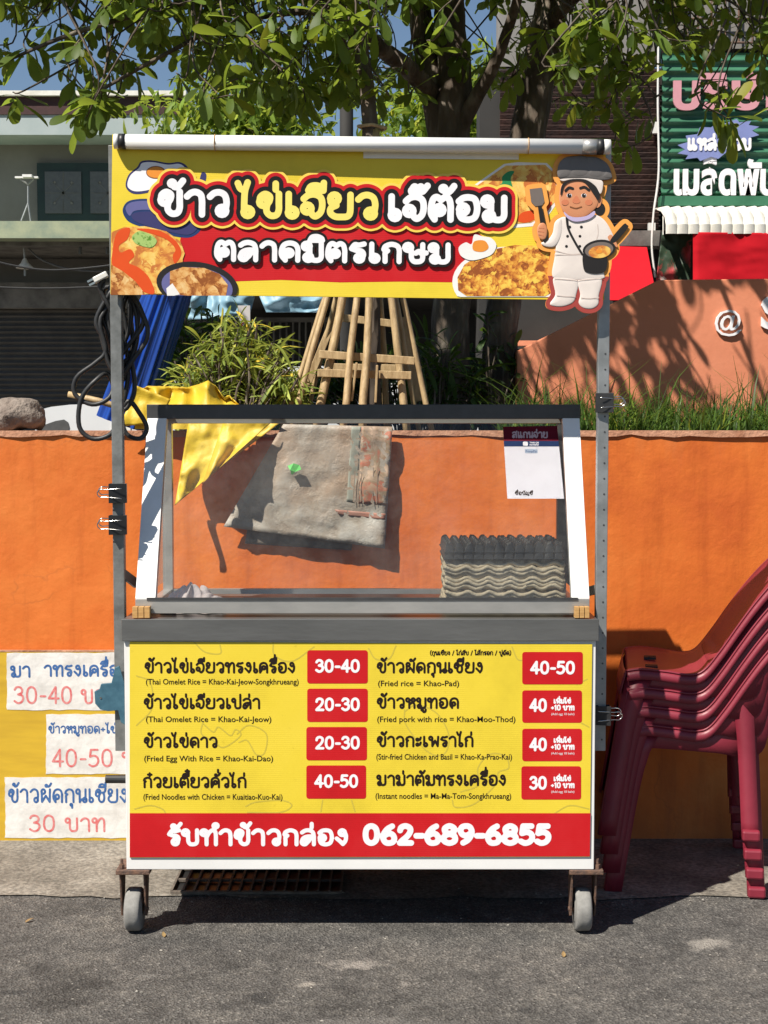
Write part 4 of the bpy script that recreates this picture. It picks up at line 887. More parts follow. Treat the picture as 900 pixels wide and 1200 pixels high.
for s, xa in ((-1, cx0), (1, cx1)):
    x0, x1 = (xa, xa + .052) if s < 0 else (xa - .046, xa)
    f = MB(); d = .03
    pr = [(YF + .001, zr1 + .0005), (YTf - .0125, zt0 + .002), (YTf - .0125 + d, zt0 + .002), (YF + d, zr1 + .0005)]
    f.add([(x, y, z) for x in (x0, x1) for y, z in pr], [(0, 1, 2, 3), (7, 6, 5, 4), (0, 4, 5, 1), (1, 5, 6, 2), (2, 6, 7, 3), (3, 7, 4, 0)])
    f.build('side_frame', MT['white_alu'], case, bevel=.0012)
    xr = xa + .006 if s < 0 else xa - .034
    MB().span((xr, YR - .028, zr0), (xr + .028, YR - .0005, zt0 - .0125)).build('rear_post', MT['alu_light'] if s < 0 else MT['alu_grey'], case, bevel=.001)
    MB().span((xr + .002, YTf + .021, zt0 + .001), (xr + .026, YR - .031, zt0 + .025)).build('side_top_rail', MT['dark_alu'], case)
    MB().span((xr + .002, YF + .031, zr0), (xr + .026, YR - .029, zr0 + .014)).build('side_bottom_rail', MT['alu_light'], case)
    xg = xa + .012 if s < 0 else xa - .012
    MB().add([(xg, YF + .035, zr1), (xg, YR - .03, zr1), (xg, YR - .03, zt0), (xg, YTf, zt0)], [(0, 1, 2, 3)]).build('side_pane', MT['glass'], case)
gx = cx0 + .05, cx1 - .044
MB().add([(gx[0], slope(zr1), zr1), (gx[1], slope(zr1), zr1), (gx[1], slope(zt0), zt0), (gx[0], slope(zt0), zt0)], [(0, 1, 2, 3)]).build('front_pane', MT['glass'], case)
MB().span((cx0 + .02, YTf + .0205, zt1 - .008), (cx1 - .02, YR - .0305, zt1 - .004)).build('top_pane', MT['glass'], case)
for i, (u0, u1, l) in enumerate(((155, 176, 'small pale wood block under the left end of the glass case'), (673, 691, 'small pale wood block under the right end of the glass case'))):
    o = thing('wood_block', l, 'wood block', P((u0 + u1) / 2, 722, .01), 'wood blocks under the glass case')
    k = MB(); a, b = P(u0, 722, .008), P(u1, 711, .008)
    for j in range(3):
        x0 = a.x + (b.x - a.x) * j / 3
        MB().span((x0 + .0008, .004, CT + .0025), (x0 + (b.x - a.x) / 3 - .0008, .026, b.z)).build('wood_slip', MT['wood'], o, bevel=.0008)

# payment card on the sloping glass
card = thing('payment_card', 'white scan-to-pay card with dark red heading on the case glass', 'payment card', P(626, 584, .12))
def on_glass(o, k=0):
    off = WORLD[o.name]
    for v in o.data.vertices: v.co.y = slope(v.co.z + off.z) - .0012 - k * .0005 - off.y
    return o
YK = .17
on_glass(poly([(592, 500), (657, 499), (660, 584), (594, 584)], YK, MT['card'], card, 'card_sheet'), 0)
on_glass(poly([(592, 500), (657, 499), (657.6, 517), (592.4, 517)], YK, MT['dkred'], card, 'heading_band'), 1)
on_glass(poly([(592.4, 517), (657.6, 517), (657.9, 523.5), (592.6, 523.5)], YK, MT['navy'], card, 'blue_band'), 1)
on_glass(lettering('สแกนจ่าย', 603, 645, 513, 6.5, .8, YK, flatmat('rose_grey_print', (.55, .38, .4)), card), 2)
on_glass(poly(rrect(615, 517.8, 621, 522.8, 1.5), YK, MT['white'], card, 'emblem'), 2)
on_glass(btext('THAI QR', 623, 634, 519.9, YK, MT['white'], card, height=1.8), 2); on_glass(btext('PAYMENT', 623, 634, 522.6, YK, MT['white'], card, height=1.8), 2)
on_glass(poly(rrect(617, 526.5, 632, 531.5, .6), YK, flatmat('pale_blue_print', (.45, .52, .62)), card, 'pay_mark'), 1)
on_glass(btext('PromptPay', 618, 631, 530.4, YK, MT['navy'], card, height=2.6), 2)
on_glass(lettering('ชื่อบัญชี', 603, 624, 579.5, 3.2, .4, YK, MT['dark_print'], card), 2)

# egg trays stacked in the case
def tray_mesh(w, dpt, amp, nu, nv, peak):
    mb = MB()
    def fn(a, b):
        h = math.cos(2 * math.pi * nu * a) * math.cos(2 * math.pi * nv * b)
        h = math.copysign(abs(h) ** peak, h)
        e = min(a, 1 - a, b, 1 - b)
        return ((a - .5) * w * (1 + .012 * math.sin(40 * b)), (b - .5) * dpt, amp * h * (1 if e > .03 else .75) + random.uniform(-.0012, .0012))
    mb.grid(fn, 44, 36); return mb
tx, ty = P(592, 690, .17).x, .30
proto = tray_mesh(.318, .26, .0075, 5.5, 4.5, .8).build('egg_tray', MT['pulp'], None, org=(0, 0, 0), smooth=True)
m = proto.modifiers.new('solid', 'SOLIDIFY'); m.thickness = .0088
ords = ['lowest', 'second lowest', 'third lowest', 'fourth from the bottom', 'fifth from the bottom', 'sixth from the bottom', 'seventh from the bottom', 'eighth from the bottom', 'ninth from the bottom', 'tenth from the bottom', 'second highest', 'topmost']
z = CT + .0115
for i in range(12):
    o = proto if i == 0 else proto.copy()
    if i: COL.objects.link(o)
    o.location = (tx + random.uniform(-.005, .005), ty + random.uniform(-.006, .006), z); o.rotation_euler = (random.uniform(-.006, .006), random.uniform(-.006, .006), random.uniform(-.02, .02) + (math.pi if i % 2 else 0))
    tag(o, ords[i] + ' of the brown pulp egg trays stacked in the glass case', 'egg tray', 'pulp egg trays in the case')
    z += (.0088 if i % 2 else .0105) if i != 4 else .018
bt = MB()
def bfn(a, b):
    h = min(.8, abs(math.sin(math.pi * 12 * a)) ** .5 * abs(math.sin(math.pi * 10 * b)) ** .5); e = min(a, 1 - a, b, 1 - b)
    return ((a - .5) * .322, (b - .5) * .266, .0 if e < .012 else .003 + .032 * h * (.85 + .15 * math.sin(57 * a + 31 * b)))
bt.grid(bfn, 120, 60)
z += .004
for i, l in enumerate(('lower of the two black plastic egg trays on top of the pulp trays', 'upper of the two black plastic egg trays, topmost in the case')):
    o = bt.build('egg_tray', MT['black_plastic'], None, org=(0, 0, 0)) if i == 0 else o.copy()
    if i: COL.objects.link(o)
    else:
        m = o.modifiers.new('solid', 'SOLIDIFY'); m.thickness = .0022
    o.location = (tx - .004, ty - .002, z); o.rotation_euler = (0, 0, .012 * i); tag(o, l, 'egg tray', 'black egg trays in the case'); z += .018
# crumpled cloth in the corner of the case
a, b = P(194, 700, .2), P(266, 700, .2)
def cl(s, t):
    x = a.x + (b.x - a.x) * s; e = max(0, math.sin(math.pi * s)) ** .6 * max(0, math.sin(math.pi * t)) ** .5; q_ = Vector((s * 3.2, t * 2.2, 4))
    w_ = Vector((noise.noise(q_), noise.noise(q_ + Vector((3, 3, 3))), 0)); h = e * (.05 + .05 * noise.noise(q_ + w_) + .035 * (abs(noise.noise(q_ * 1.7 + w_)) - .15) + .012 * math.exp(-((s - .4) / .2) ** 2))
    return (x + .012 * noise.noise(q_ * 2), .10 + .17 * t + .02 * noise.noise(q_ * 1.5), CT + .002 + max(0, h))
tag(MB().grid(cl, 60, 30).build('kitchen_cloth', MT['cotton'], None, org=(a.x, .2, CT), smooth=True), 'crumpled white cloth lying in the left corner of the glass case', 'cloth')

# ================================================================== things hung on and leaned against the wall
def cloth_quad(name, corners, Y, m, parent, nu=24, nv=24, amp=.008, seed=0, yfun=None, smooth=True, solid=.0015):
    "corners: four photo points (tl, tr, br, bl); ripples and an optional standoff"
    r = random.Random(seed); ph = [r.uniform(0, 6.28) for _ in range(8)]
    def fn(s, t):
        u = (corners[0][0] * (1 - s) + corners[1][0] * s) * (1 - t) + (corners[3][0] * (1 - s) + corners[2][0] * s) * t
        v = (corners[0][1] * (1 - s) + corners[1][1] * s) * (1 - t) + (corners[3][1] * (1 - s) + corners[2][1] * s) * t
        q_ = Vector((u / 34., v / 34., seed * 3.1)); w_ = Vector((noise.noise(q_ * .7), noise.noise(q_ * .7 + Vector((9, 4, 2))), 0))
        y = Y - (yfun(s, t) if yfun else 0) + amp * (1.5 * noise.noise(q_ + w_) + 1.6 * (abs(noise.noise(q_ * 1.3 + w_ * 1.5 + Vector((5, 0, 0)))) - .2) + .4 * noise.noise(q_ * 4))
        return P(u, v, y)
    return MB().grid(fn, nu, nv).build(name, m, parent, smooth=smooth, solid=solid)
sk = thing('printed_sack', 'old grey printed sack hung over the wall behind the case', 'sack', P(365, 640, .8))
cloth_quad('front_sheet', [(332, 497), (460, 500), (451, 643), (262, 617)], .815, MT['sack'], sk, amp=.007, seed=3)
cloth_quad('back_sheet', [(300, 560), (420, 560), (412, 645), (287, 637)], .836, mat('sack_back', (.16, .13, .1), (.09, .075, .06), 16, .7, bump=.4, bscale=40), sk, amp=.002, seed=4)
cloth_quad('photo_print', [(424, 500), (459.5, 500.5), (453.5, 592), (420, 590)], .8142, MT['sack_print'], sk, 12, 20, amp=.007, seed=3, solid=.0004)
cloth_quad('red_patch', [(392, 597), (452, 602), (451, 609), (398, 604)], .8141, mat('faded_red_patch', (.36, .15, .1), (.3, .16, .12), 20, .6), sk, 12, 3, amp=.007, seed=3, solid=.0004)
cloth_quad('teal_strip', [(412, 500), (423, 500), (418, 590), (406, 588)], .8143, mat('faded_teal_print', (.3, .32, .27), (.25, .24, .19), 20, .6), sk, 6, 20, amp=.007, seed=3, solid=.0004)
strokes([[(416 + 4 * i, 552 + i), (414 + 4 * i, 588)] for i in range(3)] + [[(438, 548), (436, 590)], [(443, 548), (441, 590)]], .5, .806, mat('faded_print', (.2, .14, .1), (.26, .19, .14), 30, .7), sk, 'fine_print_lines')
zz = P(450, 500, .8).z
ys = thing('plastic_sheet', 'crumpled yellow plastic sheet draped over the orange wall', 'plastic sheet', P(255, 500, .8))
# hanging fold in front of the wall
cloth_quad('hanging_fold', [(221, 494), (330, 494), (258, 548), (205, 592)], .835, MT['plastic_yellow'], ys, 30, 30, amp=.014, seed=11, yfun=lambda s, t: .03 + .05 * t * (1 - .3 * s) + .02 * math.sin(9 * s - 5 * t) * t)
cloth_quad('hanging_fold', [(262, 494), (318, 495), (262, 544), (238, 566)], .815, MT['plastic_yellow'], ys, 20, 20, amp=.012, seed=12, yfun=lambda s, t: .04 + .045 * t + .02 * math.sin(7 * s) * t)
def heap(s, t):
    u = 158 + 122 * s
    knots = [(0, 462), (.12, 452), (.3, 453), (.5, 454), (.62, 450), (.70, 446), (.78, 452), (.86, 466), (.9, 462), (1, 474)]
    for (s0, v0), (s1, v1) in zip(knots[:-1], knots[1:]):
        if s0 <= s <= s1: top = v0 + (v1 - v0) * (s - s0) / (s1 - s0)
    e = max(0, math.sin(math.pi * t)) ** .45
    q_ = Vector((s * 6, t * 3, 2)); nz = abs(noise.noise(q_)) - .25 + .5 * abs(noise.noise(q_ * 2.1))
    v = 503 - (503 - top) * e + 7 * nz * math.sin(math.pi * t) * (0 if abs(t - .5) < .03 else 1)
    y = 1.12 - .3 * t + .12 * (noise.noise(q_ * 1.2 + Vector((7, 0, 0)))) * math.sin(math.pi * t)
    q = P(u, v, y); return (q.x, q.y, max(q.z, zt + .012))
MB().grid(heap, 44, 22).build('crumpled_heap', MT['plastic_yellow'], ys, smooth=True)
cloth_quad('side_flap', [(160, 452), (200, 468), (186, 496), (140, 500)], .80, MT['plastic_yellow'], ys, 16, 14, amp=.012, seed=21)
gl = MB()
c = P(345, 549, .79)
for (du, dv, dy), f in (((-8, -3, 0), 0), ((-1, -6, -.004), 0), ((6, -4, -.002), 0), ((8, 1, -.006), 0), ((1, 4, -.003), 0), ((-3, 8, 0), 0), ((-5, 2, -.007), 0)):
    gl.v.append(tuple(P(345 + du, 549 + dv, .797 + dy)))
gl.f = [(0, 6, 1), (1, 6, 4, 2), (2, 4, 3), (6, 5, 4)]
tag(gl.build('green_tag', mat('bright_green_tag', (.1, .55, .1), (.06, .42, .06), 30, .5), None, org=c), 'small bright green plastic scrap stuck on the grey sack', 'scrap')

# old yellow board with three taped paper signs
bd = thing('wall_board', 'faded yellow board with paper price signs low on the orange wall', 'board', P(70, 986, .83))
MB().prism([(P(u, v, .835).x, P(u, v, .835).z) for u, v in ((-60, 764), (230, 763), (230, 986), (-60, 986))], .833, .846).build('board_panel', MT['board_yellow'], bd)
MB().span(P(-60, 764, .832), P(230, 761.5, .842)).build('top_strip', MT['coping'], bd); MB().span(P(-60, 990, .83), P(230, 986, .842)).build('bottom_strip', MT['coping'], bd)
def torn(u0, v0, u1, v1, seed, amp=1.):
    r = random.Random(seed); o = []
    for (a, b) in (((u0, v0), (u1, v0)), ((u1, v0), (u1, v1)), ((u1, v1), (u0, v1)), ((u0, v1), (u0, v0))):
        for k in range(16): t = k / 16; o.append((a[0] + (b[0] - a[0]) * t + r.uniform(-amp, amp) * .6, a[1] + (b[1] - a[1]) * t + r.uniform(-amp, amp) * .6))
    return o
YP = .8318
for (u0, v0, u1, v1, lab, rows) in (
    (8, 765, 172, 832, 'topmost of the three white paper price signs, reading 30-40', [('มา', 13, 36, 793, 12, 'ink_blue'), ('าทรงเครื่อง', 52, 150, 792, 12, 'ink_blue'), ('30-40 บาท', 16, 138, 824, 15.5, 'ink_red')]),
    (54, 837, 172, 907, 'small middle white paper price sign, reading 40-50', [('ข้าวหมูทอด+ไข่ดาว', 57, 158, 859, 8, 'ink_blue'), ('40-50 บ', 61, 158, 898, 16, 'ink_red')]),
    (6, 911, 172, 982, 'lowest white paper price sign, reading 30 baht, near the ground', [('ข้าวผัดกุนเชียง', 10, 150, 940, 15, 'ink_blue'), ('30 บาท', 34, 124, 974, 15, 'ink_red')])):
    t = thing('paper_sign', lab, 'paper sign', P((u0 + u1) / 2, v1, YP), 'paper price signs on the wall')
    poly(torn(u0, v0, u1, v1, u0 * 7 + v0), YP, MT['paper'], t, 'paper_sheet', depth=.0009)
    for s, a, b, v, bodyh, ink in rows: lettering(s, a, b, v, bodyh, .8 if bodyh < 10 else 1.25, YP - .0005, MT[ink], t)
# boulder on the wall
rk = bmesh.new(); bmesh.ops.create_icosphere(rk, subdivisions=4, radius=1)
c = P(24, 480, .98); sc_ = (P(56, 480, .98).x - P(-6, 480, .98).x) / 2
from mathutils import noise
for v in rk.verts:
    d = 1 + .28 * noise.noise(v.co * 1.4 + Vector((3, 1, 7))) + .1 * noise.noise(v.co * 4) + .03 * noise.noise(v.co * 11)
    v.co = Vector((v.co.x * d * sc_, v.co.y * d * .08, max(v.co.z, -.62) * d * sc_ * .8))
    if v.co.z > .05: v.co.z = .05 + (v.co.z - .05) * .45
me = bpy.data.meshes.new('boulder'); rk.to_mesh(me); rk.free()
tag(finish('boulder', me, MT['rock'], None, (c.x, .945, zt + .055), True), 'rough brown boulder lying on top of the orange wall', 'boulder')

# ================================================================== clips, clamp and cable on the posts
def binder_clip(u, v, Y, side, label):
    c = P(u, v, Y); w, h, dpt = .043, .05, .03
    t = thing('binder_clip', label, 'binder clip', c, 'binder clips on the cart posts')
    f = MB(); pr = [(-w / 2, -dpt / 2), (w / 2, -.004), (w / 2, .004), (-w / 2, dpt / 2)]
    if side > 0: pr = [(-x, y) for x, y in pr]
    vs = [(c.x + x, c.y + y, c.z + s * h / 2) for s in (-1, 1) for x, y in pr]
    f.add(vs, [(0, 1, 5, 4), (2, 3, 7, 6), (3, 0, 4, 7), (1, 2, 6, 5)])
    f.build('spring_body', MT['black_plastic'], t, solid=.0015, bevel=.001)
    d = side
    for yo in (-1, 1):
        z1 = .017; pts = [(.012, .016), (-.5 * .02, .014), (-.03, .012), (-.043, .013), (-.05, .007), (-.052, 0), (-.05, -.007), (-.043, -.013), (-.03, -.012), (-.01, -.014), (.012, -.016)]
        q = [(c.x + d * -x * 1.0, c.y + yo * (.0165 - .0035 * max(0, -x) / .05 * 2), c.z + z * .8 + (.006 if yo > 0 else 0)) for x, z in cr(pts, 4)]
        MB().tube(q, .0014, 6).build('wire_handle', MT['chrome'], t, smooth=True)
binder_clip(138.5, 578, .048, -1, 'upper of the two black binder clips on the left post')
binder_clip(138.5, 615, .048, -1, 'lower of the two black binder clips on the left post')
binder_clip(708, 472, .048, 1, 'black binder clip on the right post beside the grass')
binder_clip(705, 838, .048, 1, 'black binder clip low on the right post beside the chairs')
# blue steel clamp
cl_ = thing('spring_clamp', 'blue grey steel spring clamp on the lower left post', 'spring clamp', P(130, 850, .05))
def pp(pts, Y): return [(P(u, v, Y).x, P(u, v, Y).z) for u, v in pts]
MB().prism(pp([(135, 782), (140, 780), (146, 800), (147, 849), (142, 846), (139, 832), (127, 833), (118, 831), (112, 824), (111, 810), (117, 807), (119, 801), (131, 800), (133, 792)], .046), .040, .047).build('clamp_plate', MT['clamp_blue'], cl_, bevel=.0012)
MB().prism(pp([(136, 784), (146, 800), (147, 846), (139, 832), (118, 828), (114, 812), (131, 804)], .088), .084, .089).build('clamp_plate', MT['clamp_blue'], cl_, bevel=.0012)
q = P(118, 818, .039); MB().lathe([(.0001, 0), (.0028, 0), (.0028, .0006)], q, (0, -1, 0), 10).build('rivet', MT['chrome'], cl_)
MB().tube([P(126, 806, .05), P(126, 806, .084)], .006, 10).build('spring_pin', MT['clamp_blue'], cl_)
# black cable coil on the left post
cb = thing('extension_cable', 'black extension cable coiled and hung on the left post with white plug', 'cable', P(136, 520, .11))
path = []
loops = [(-1, 105, 175, 352, 440, 0), (1, 118, 166, 350, 455, .012), (-1, 112, 160, 346, 430, .02), (1, 122, 172, 345, 420, .004), (-1, 116, 150, 340, 445, .026), (1, 110, 168, 344, 450, .016), (-1, 120, 158, 345, 468, .03)]
pts = []
r2 = random.Random(5)
for i, (s, u0, u1, v0, v1, dy) in enumerate(loops):
    y = .100 + dy
    pts += [(128 + r2.uniform(-6, 10), 338, y), (u0 + 8, v0 + 22, y), (u0 + 12 + r2.uniform(-4, 6), (v0 + v1) / 2, y), (u0 + 22, v1 - 15, y), (138 + r2.uniform(-4, 4), v1, y), (u1 - 18, v1 - 20, y), (u1 - 6 + r2.uniform(-4, 4), (v0 + v1) / 2, y), (u1 - 6, v0 + 20, y), (150, 340, y)]
pts += [(118, 372, .1), (124, 410, .1), (112, 425, .1), (90, 442, .1), (88, 462, .1), (108, 474, .098), (128, 466, .1), (136, 445, .115), (150, 420, .12), (157, 440, .12), (156, 465, .12), (142, 480, .12), (128, 440, .12),
        (112, 446, .094), (95, 468, .094), (93, 500, .094), (108, 514, .094), (128, 510, .096), (138, 495, .12), (150, 470, .12), (164, 485, .12), (172, 502, .12), (164, 514, .118), (148, 508, .12), (143, 485, .12), (150, 440, .12), (146, 400, .12), (128, 360, .098), (120, 345, .096), (117, 335, .094), (122, 328, .094)]
MB().tube([P(u, v, y) for u, v, y in cr(pts, 5)], .0062, 8).build('cord', MT['black_rubber'], cb, smooth=True)
a, b = P(126, 321, .092), P(110, 329, .088)
pm = MB().bar(a, b, .022, .016).build('plug', MT['white_plastic'], cb, bevel=.003)
for s in (-1, 1):
    d = (b - a).normalized(); n_ = Vector((-d.z, 0, d.x)); MB().bar(b + n_ * .005 * s, b + n_ * .005 * s + d * .016, .002, .005).build('prong', MT['chrome'], pm)
strokes([[(121, 327), (120, 335)]], 3, .095, MT['black_rubber'], cb, 'strain_relief')

# ================================================================== stacked chairs
CHX, CHY = P(800, 1040, .5).x, .56
def chair(zoff, xoff, label):
    t = thing('plastic_chair', label, 'chair', (0, 0, 0), 'stacked maroon plastic chairs')
    k = 1 / 421.
    # side rim in chair space: x to the rear, z up (lowest chair)
    rim = cr([(-.145, .462), (-.10, .468), (-.03, .462), (.03, .455), (.07, .468), (.115, .525), (.165, .6), (.215, .67), (.27, .735), (.33, .79), (.40, .83)], 5)
    hw = lambda i: .205 - .02 * (i / (len(rim) - 1))
    n = len(rim); mb = MB()
    nv = 12
    for i, (x, z) in enumerate(rim):
        nx, nz = 0, 1
        for j in range(nv + 1):
            c = j / nv * 2 - 1; w = hw(i); dip = (1 - c * c); f = i / (n - 1)
            xx = x + (.03 * dip if f > .45 else .0); zz_ = z - (.012 * dip if f < .5 else 0)
            if i == 0: zz_ -= .004
            mb.v.append((xx, c * w, zz_))
    for i in range(n - 1):
        for j in range(nv): a_ = i * (nv + 1) + j; mb.f.append((a_, a_ + nv + 1, a_ + nv + 2, a_ + 1))
    half = n * 45 // 100
    s1 = MB(); s1.v = mb.v[:(half + 1) * (nv + 1)]; s1.f = [f for f in mb.f if max(f) < len(s1.v)]
    s2_ = MB(); s2_.v = mb.v[half * (nv + 1):]; s2_.f = [tuple(q - half * (nv + 1) for q in f) for f in mb.f if min(f) >= half * (nv + 1)]
    seat = s1.build('seat', MT['maroon'], t, smooth=True, solid=.004); s2_.build('backrest', MT['maroon'], t, smooth=True, solid=.004)
    for yy in (-.14, -.115, .02, .045):
        MB().span((-.09, yy, .4585), (-.055, yy + .008, .4665)).build('dark_slot_bar', MT['black_plastic'], seat)  # black bars on the seat imitate shaded openings
    # skirts, side panels and rims
    low = cr([(-.135, .40), (-.09, .402), (-.03, .40), (.04, .396), (.10, .392), (.16, .385), (.215, .40), (.24, .48), (.275, .58), (.33, .69), (.42, .79)], 5)
    for s in (-1, 1):
        sk_ = MB(); pn = MB(); m_ = 0
        for i, (x, z) in enumerate(rim):
            w = hw(i); lx, lz = low[i]
            sk_.v += [(x, s * w, z), (x + .002, s * (w + .007), z - .014), (x + .002, s * (w + .009), z - .029)]
            pn.v += [(x, s * (w - .012), z - .01), ((x + lx) / 2, s * (w - .008), (z + lz) / 2), (lx, s * (w - .002), lz)]; m_ += 1
        for i in range(m_ - 1):
            for q in (0, 1):
                fc = (i * 3 + q, i * 3 + 3 + q, i * 3 + 4 + q, i * 3 + 1 + q); sk_.f.append(fc); pn.f.append(fc)
        sk_.build('side_skirt', MT['maroon'], t, smooth=True, solid=.003); pn.build('side_panel', MT['maroon'], t, smooth=True, solid=.003)
        MB().tube([(x, s * (hw(i) + .003), z) for i, (x, z) in enumerate(rim)], .003, 8).build('rim', MT['maroon'], t, smooth=True)
    fs_ = MB(); fs_.grid(lambda a_, b_: (-.146 - .016 * b_ - .008 * (1 - (2 * a_ - 1) ** 2), (a_ * 2 - 1) * .215, .46 - .065 * b_), 12, 3); fs_.build('front_apron', MT['maroon'], t, smooth=True, solid=.003)
    def leg(top, bot, sx, sy, name='leg'):
        # folded channel: a broad outer face and a return face
        mb = MB(); rows = 9
        for r_ in range(rows + 1):
            q = r_ / rows; x = top[0] + (bot[0] - top[0]) * q; y = top[1] + (bot[1] - top[1]) * q; z = top[2] + (bot[2] - top[2]) * q
            w = .03 * math.exp(-7 * q) + .045; d_ = .06 * (1 - q) + .035
            mb.v += [(x - sx * w, y, z), (x - sx * w * .5, y + sy * .004, z), (x, y + sy * .002, z), (x + sx * .004, y - sy * d_ * .5, z), (x, y - sy * d_, z)]
        for r_ in range(rows):
            for q in range(4): mb.f.append((r_ * 5 + q, r_ * 5 + 5 + q, r_ * 5 + 6 + q, r_ * 5 + 1 + q))
        mb.build(name, MT['maroon'], t, smooth=True, solid=.004)
        if sx > 0: MB().span((bot[0] - .045, bot[1] - .02, bot[2]), (bot[0] + .004, bot[1] + .02, bot[2] + .03)).build('foot', MT['maroon'], t, bevel=.006)
    for s in (-1, 1):
        leg((-.146, s * .2, .44), (-.215, s * .25, .0), -1, s); leg((.205, s * .176, .43), (.222, s * .235, .0), 1, s)
    t.location = (CHX + xoff, CHY, zoff); t.rotation_euler = (0, 0, R(-9))
    return t
for i, l in enumerate(('lowest maroon plastic chair of the stack, standing on the ground', 'second maroon plastic chair from the bottom of the stack', 'third maroon plastic chair from the bottom of the stack', 'topmost maroon plastic chair of the stack beside the cart')):
    chair(.004 + .0535 * i, -.006 * i, l)
# ================================================================== planting behind the wall
ZS = 1.27
LEAF_T = [0, .14, .32, .52, .72, .88, .97, 1.]; LEAF_W = [.012, .05, .11, .165, .195, .165, .085, .015]
def leaf_mesh(droop=.16, fold=.05, wk=1.):
    vs, fs = [], []
    for t, w in zip(LEAF_T, LEAF_W):
        zc_ = -droop * t * t
        vs += [(-w * wk, t, zc_ + fold * w * 4), (0, t, zc_), (w * wk, t, zc_ + fold * w * 4)]
    for i in range(len(LEAF_T) - 1):
        for q in (0, 1): fs.append((i * 3 + q, i * 3 + 1 + q, i * 3 + 4 + q, i * 3 + 3 + q))
    return np.array(vs), fs
LEAVES = [leaf_mesh(.05, .05, .95), leaf_mesh(.22, .06, 1.05), leaf_mesh(.35, .03, .85)]
def frame(d, up):
    y = d.normalized(); x = y.cross(up)
    if x.length < 1e-4: x = y.orthogonal()
    x.normalize(); z = x.cross(y); return Matrix((x, y, z)).transposed()
def join_leaves(items, shapes, name, m, parent, kind=None):
    V, F, n = [], [], 0
    for (p, rot, s, k) in items:
        vs, fs = shapes[k]; M_ = np.array(rot)
        V.append(vs @ M_.T * s + np.array(p)); F += [tuple(n + i for i in f) for f in fs]; n += len(vs)
    mb = MB(); mb.v = [tuple(q) for q in np.vstack(V)]; mb.f = F
    return mb.build(name, m, parent, smooth=True, kind=kind)
def rvec(r): return Vector((r.gauss(0, 1), r.gauss(0, 1), r.gauss(0, 1))).normalized()

tA = thing('broadleaf_tree', 'forked broadleaf tree with thick trunk rising behind the middle of the sign', 'tree', (P(528, 480, 2.4).x, 2.4, ZS), 'broadleaf trees in the planter')
tB = thing('broadleaf_tree', 'broadleaf tree with single leaning trunk just right of the forked tree', 'tree', (P(585, 480, 2.5).x, 2.5, ZS), 'broadleaf trees in the planter')
tC = thing('sapling_tree', 'slender sapling inside the bamboo stakes', 'tree', (P(437, 480, 1.3).x, 1.3, ZS))
def limb(pts, name, parent, m='bark'):
    "pts: (u, v, Y, width in px)"
    if parent is not tC: pts = [(u, v, Y + .6 * min(1, max(0, (Y - 1.35) / .4)), w) for u, v, Y, w in pts]
    q = cr([(*P(u, v, Y), w / 2 * mpp(Y)) for u, v, Y, w in pts], 5)
    r = random.Random(len(name) + int(pts[0][0])); 
    return MB().tube([Vector(a[:3]) + Vector((r.uniform(-1, 1), 0, 0)) * a[3] * .05 for a in q], [a[3] for a in q], 12).build(name, MT[m], parent, smooth=True)
limb([(527, 520, 1.8, 50), (527, 420, 1.8, 46), (530, 300, 1.8, 44), (530, 160, 1.8, 42), (533, 90, 1.8, 40), (527, 20, 1.8, 36), (530, -80, 1.8, 32), (535, -250, 1.8, 20)], 'trunk', tA)
limb([(520, 165, 1.82, 34), (508, 110, 1.84, 30), (497, 50, 1.86, 28), (488, -10, 1.9, 25), (470, -120, 1.95, 18)], 'branch', tA)
limb([(505, 110, 1.8, 24), (480, 82, 1.7, 22), (440, 52, 1.6, 19), (405, 22, 1.5, 16), (370, -5, 1.45, 14), (300, -60, 1.4, 10)], 'branch', tA)
limb([(535, 160, 1.78, 20), (555, 120, 1.74, 18), (580, 75, 1.7, 14), (600, 20, 1.66, 12), (618, -40, 1.6, 10)], 'branch', tA)
limb([(400, 20, 1.5, 9), (350, 14, 1.5, 8), (270, 28, 1.4, 6), (200, 60, 1.3, 5), (110, 110, 1.25, 4)], 'branch', tA)
limb([(330, -10, 1.4, 8), (250, -4, 1.35, 7), (150, 20, 1.25, 6), (70, 45, 1.2, 5), (0, 75, 1.2, 3)], 'branch', tA)
limb([(405, 0, 1.5, 7), (400, 40, 1.55, 6), (412, 70, 1.6, 5), (440, 110, 1.65, 3)], 'branch', tA)
limb([(587, 520, 1.95, 46), (585, 420, 1.95, 42), (592, 340, 1.95, 40), (607, 240, 1.95, 40), (618, 160, 1.95, 42), (632, 80, 1.95, 40), (648, 0, 1.95, 38), (670, -120, 1.95, 30)], 'trunk', tB)
limb([(640, 30, 1.9, 18), (690, -20, 1.7, 14), (740, -60, 1.5, 9), (790, -75, 1.4, 5)], 'branch', tB)
limb([(700, -30, 1.7, 8), (720, 20, 1.5, 6), (728, 70, 1.4, 4), (722, 120, 1.35, 3)], 'branch', tB)
limb([(437, 510, 1.3, 20), (436, 300, 1.3, 19), (434, 160, 1.3, 19), (428, 90, 1.32, 18), (416, 20, 1.34, 17), (405, -60, 1.36, 14)], 'trunk', tC)

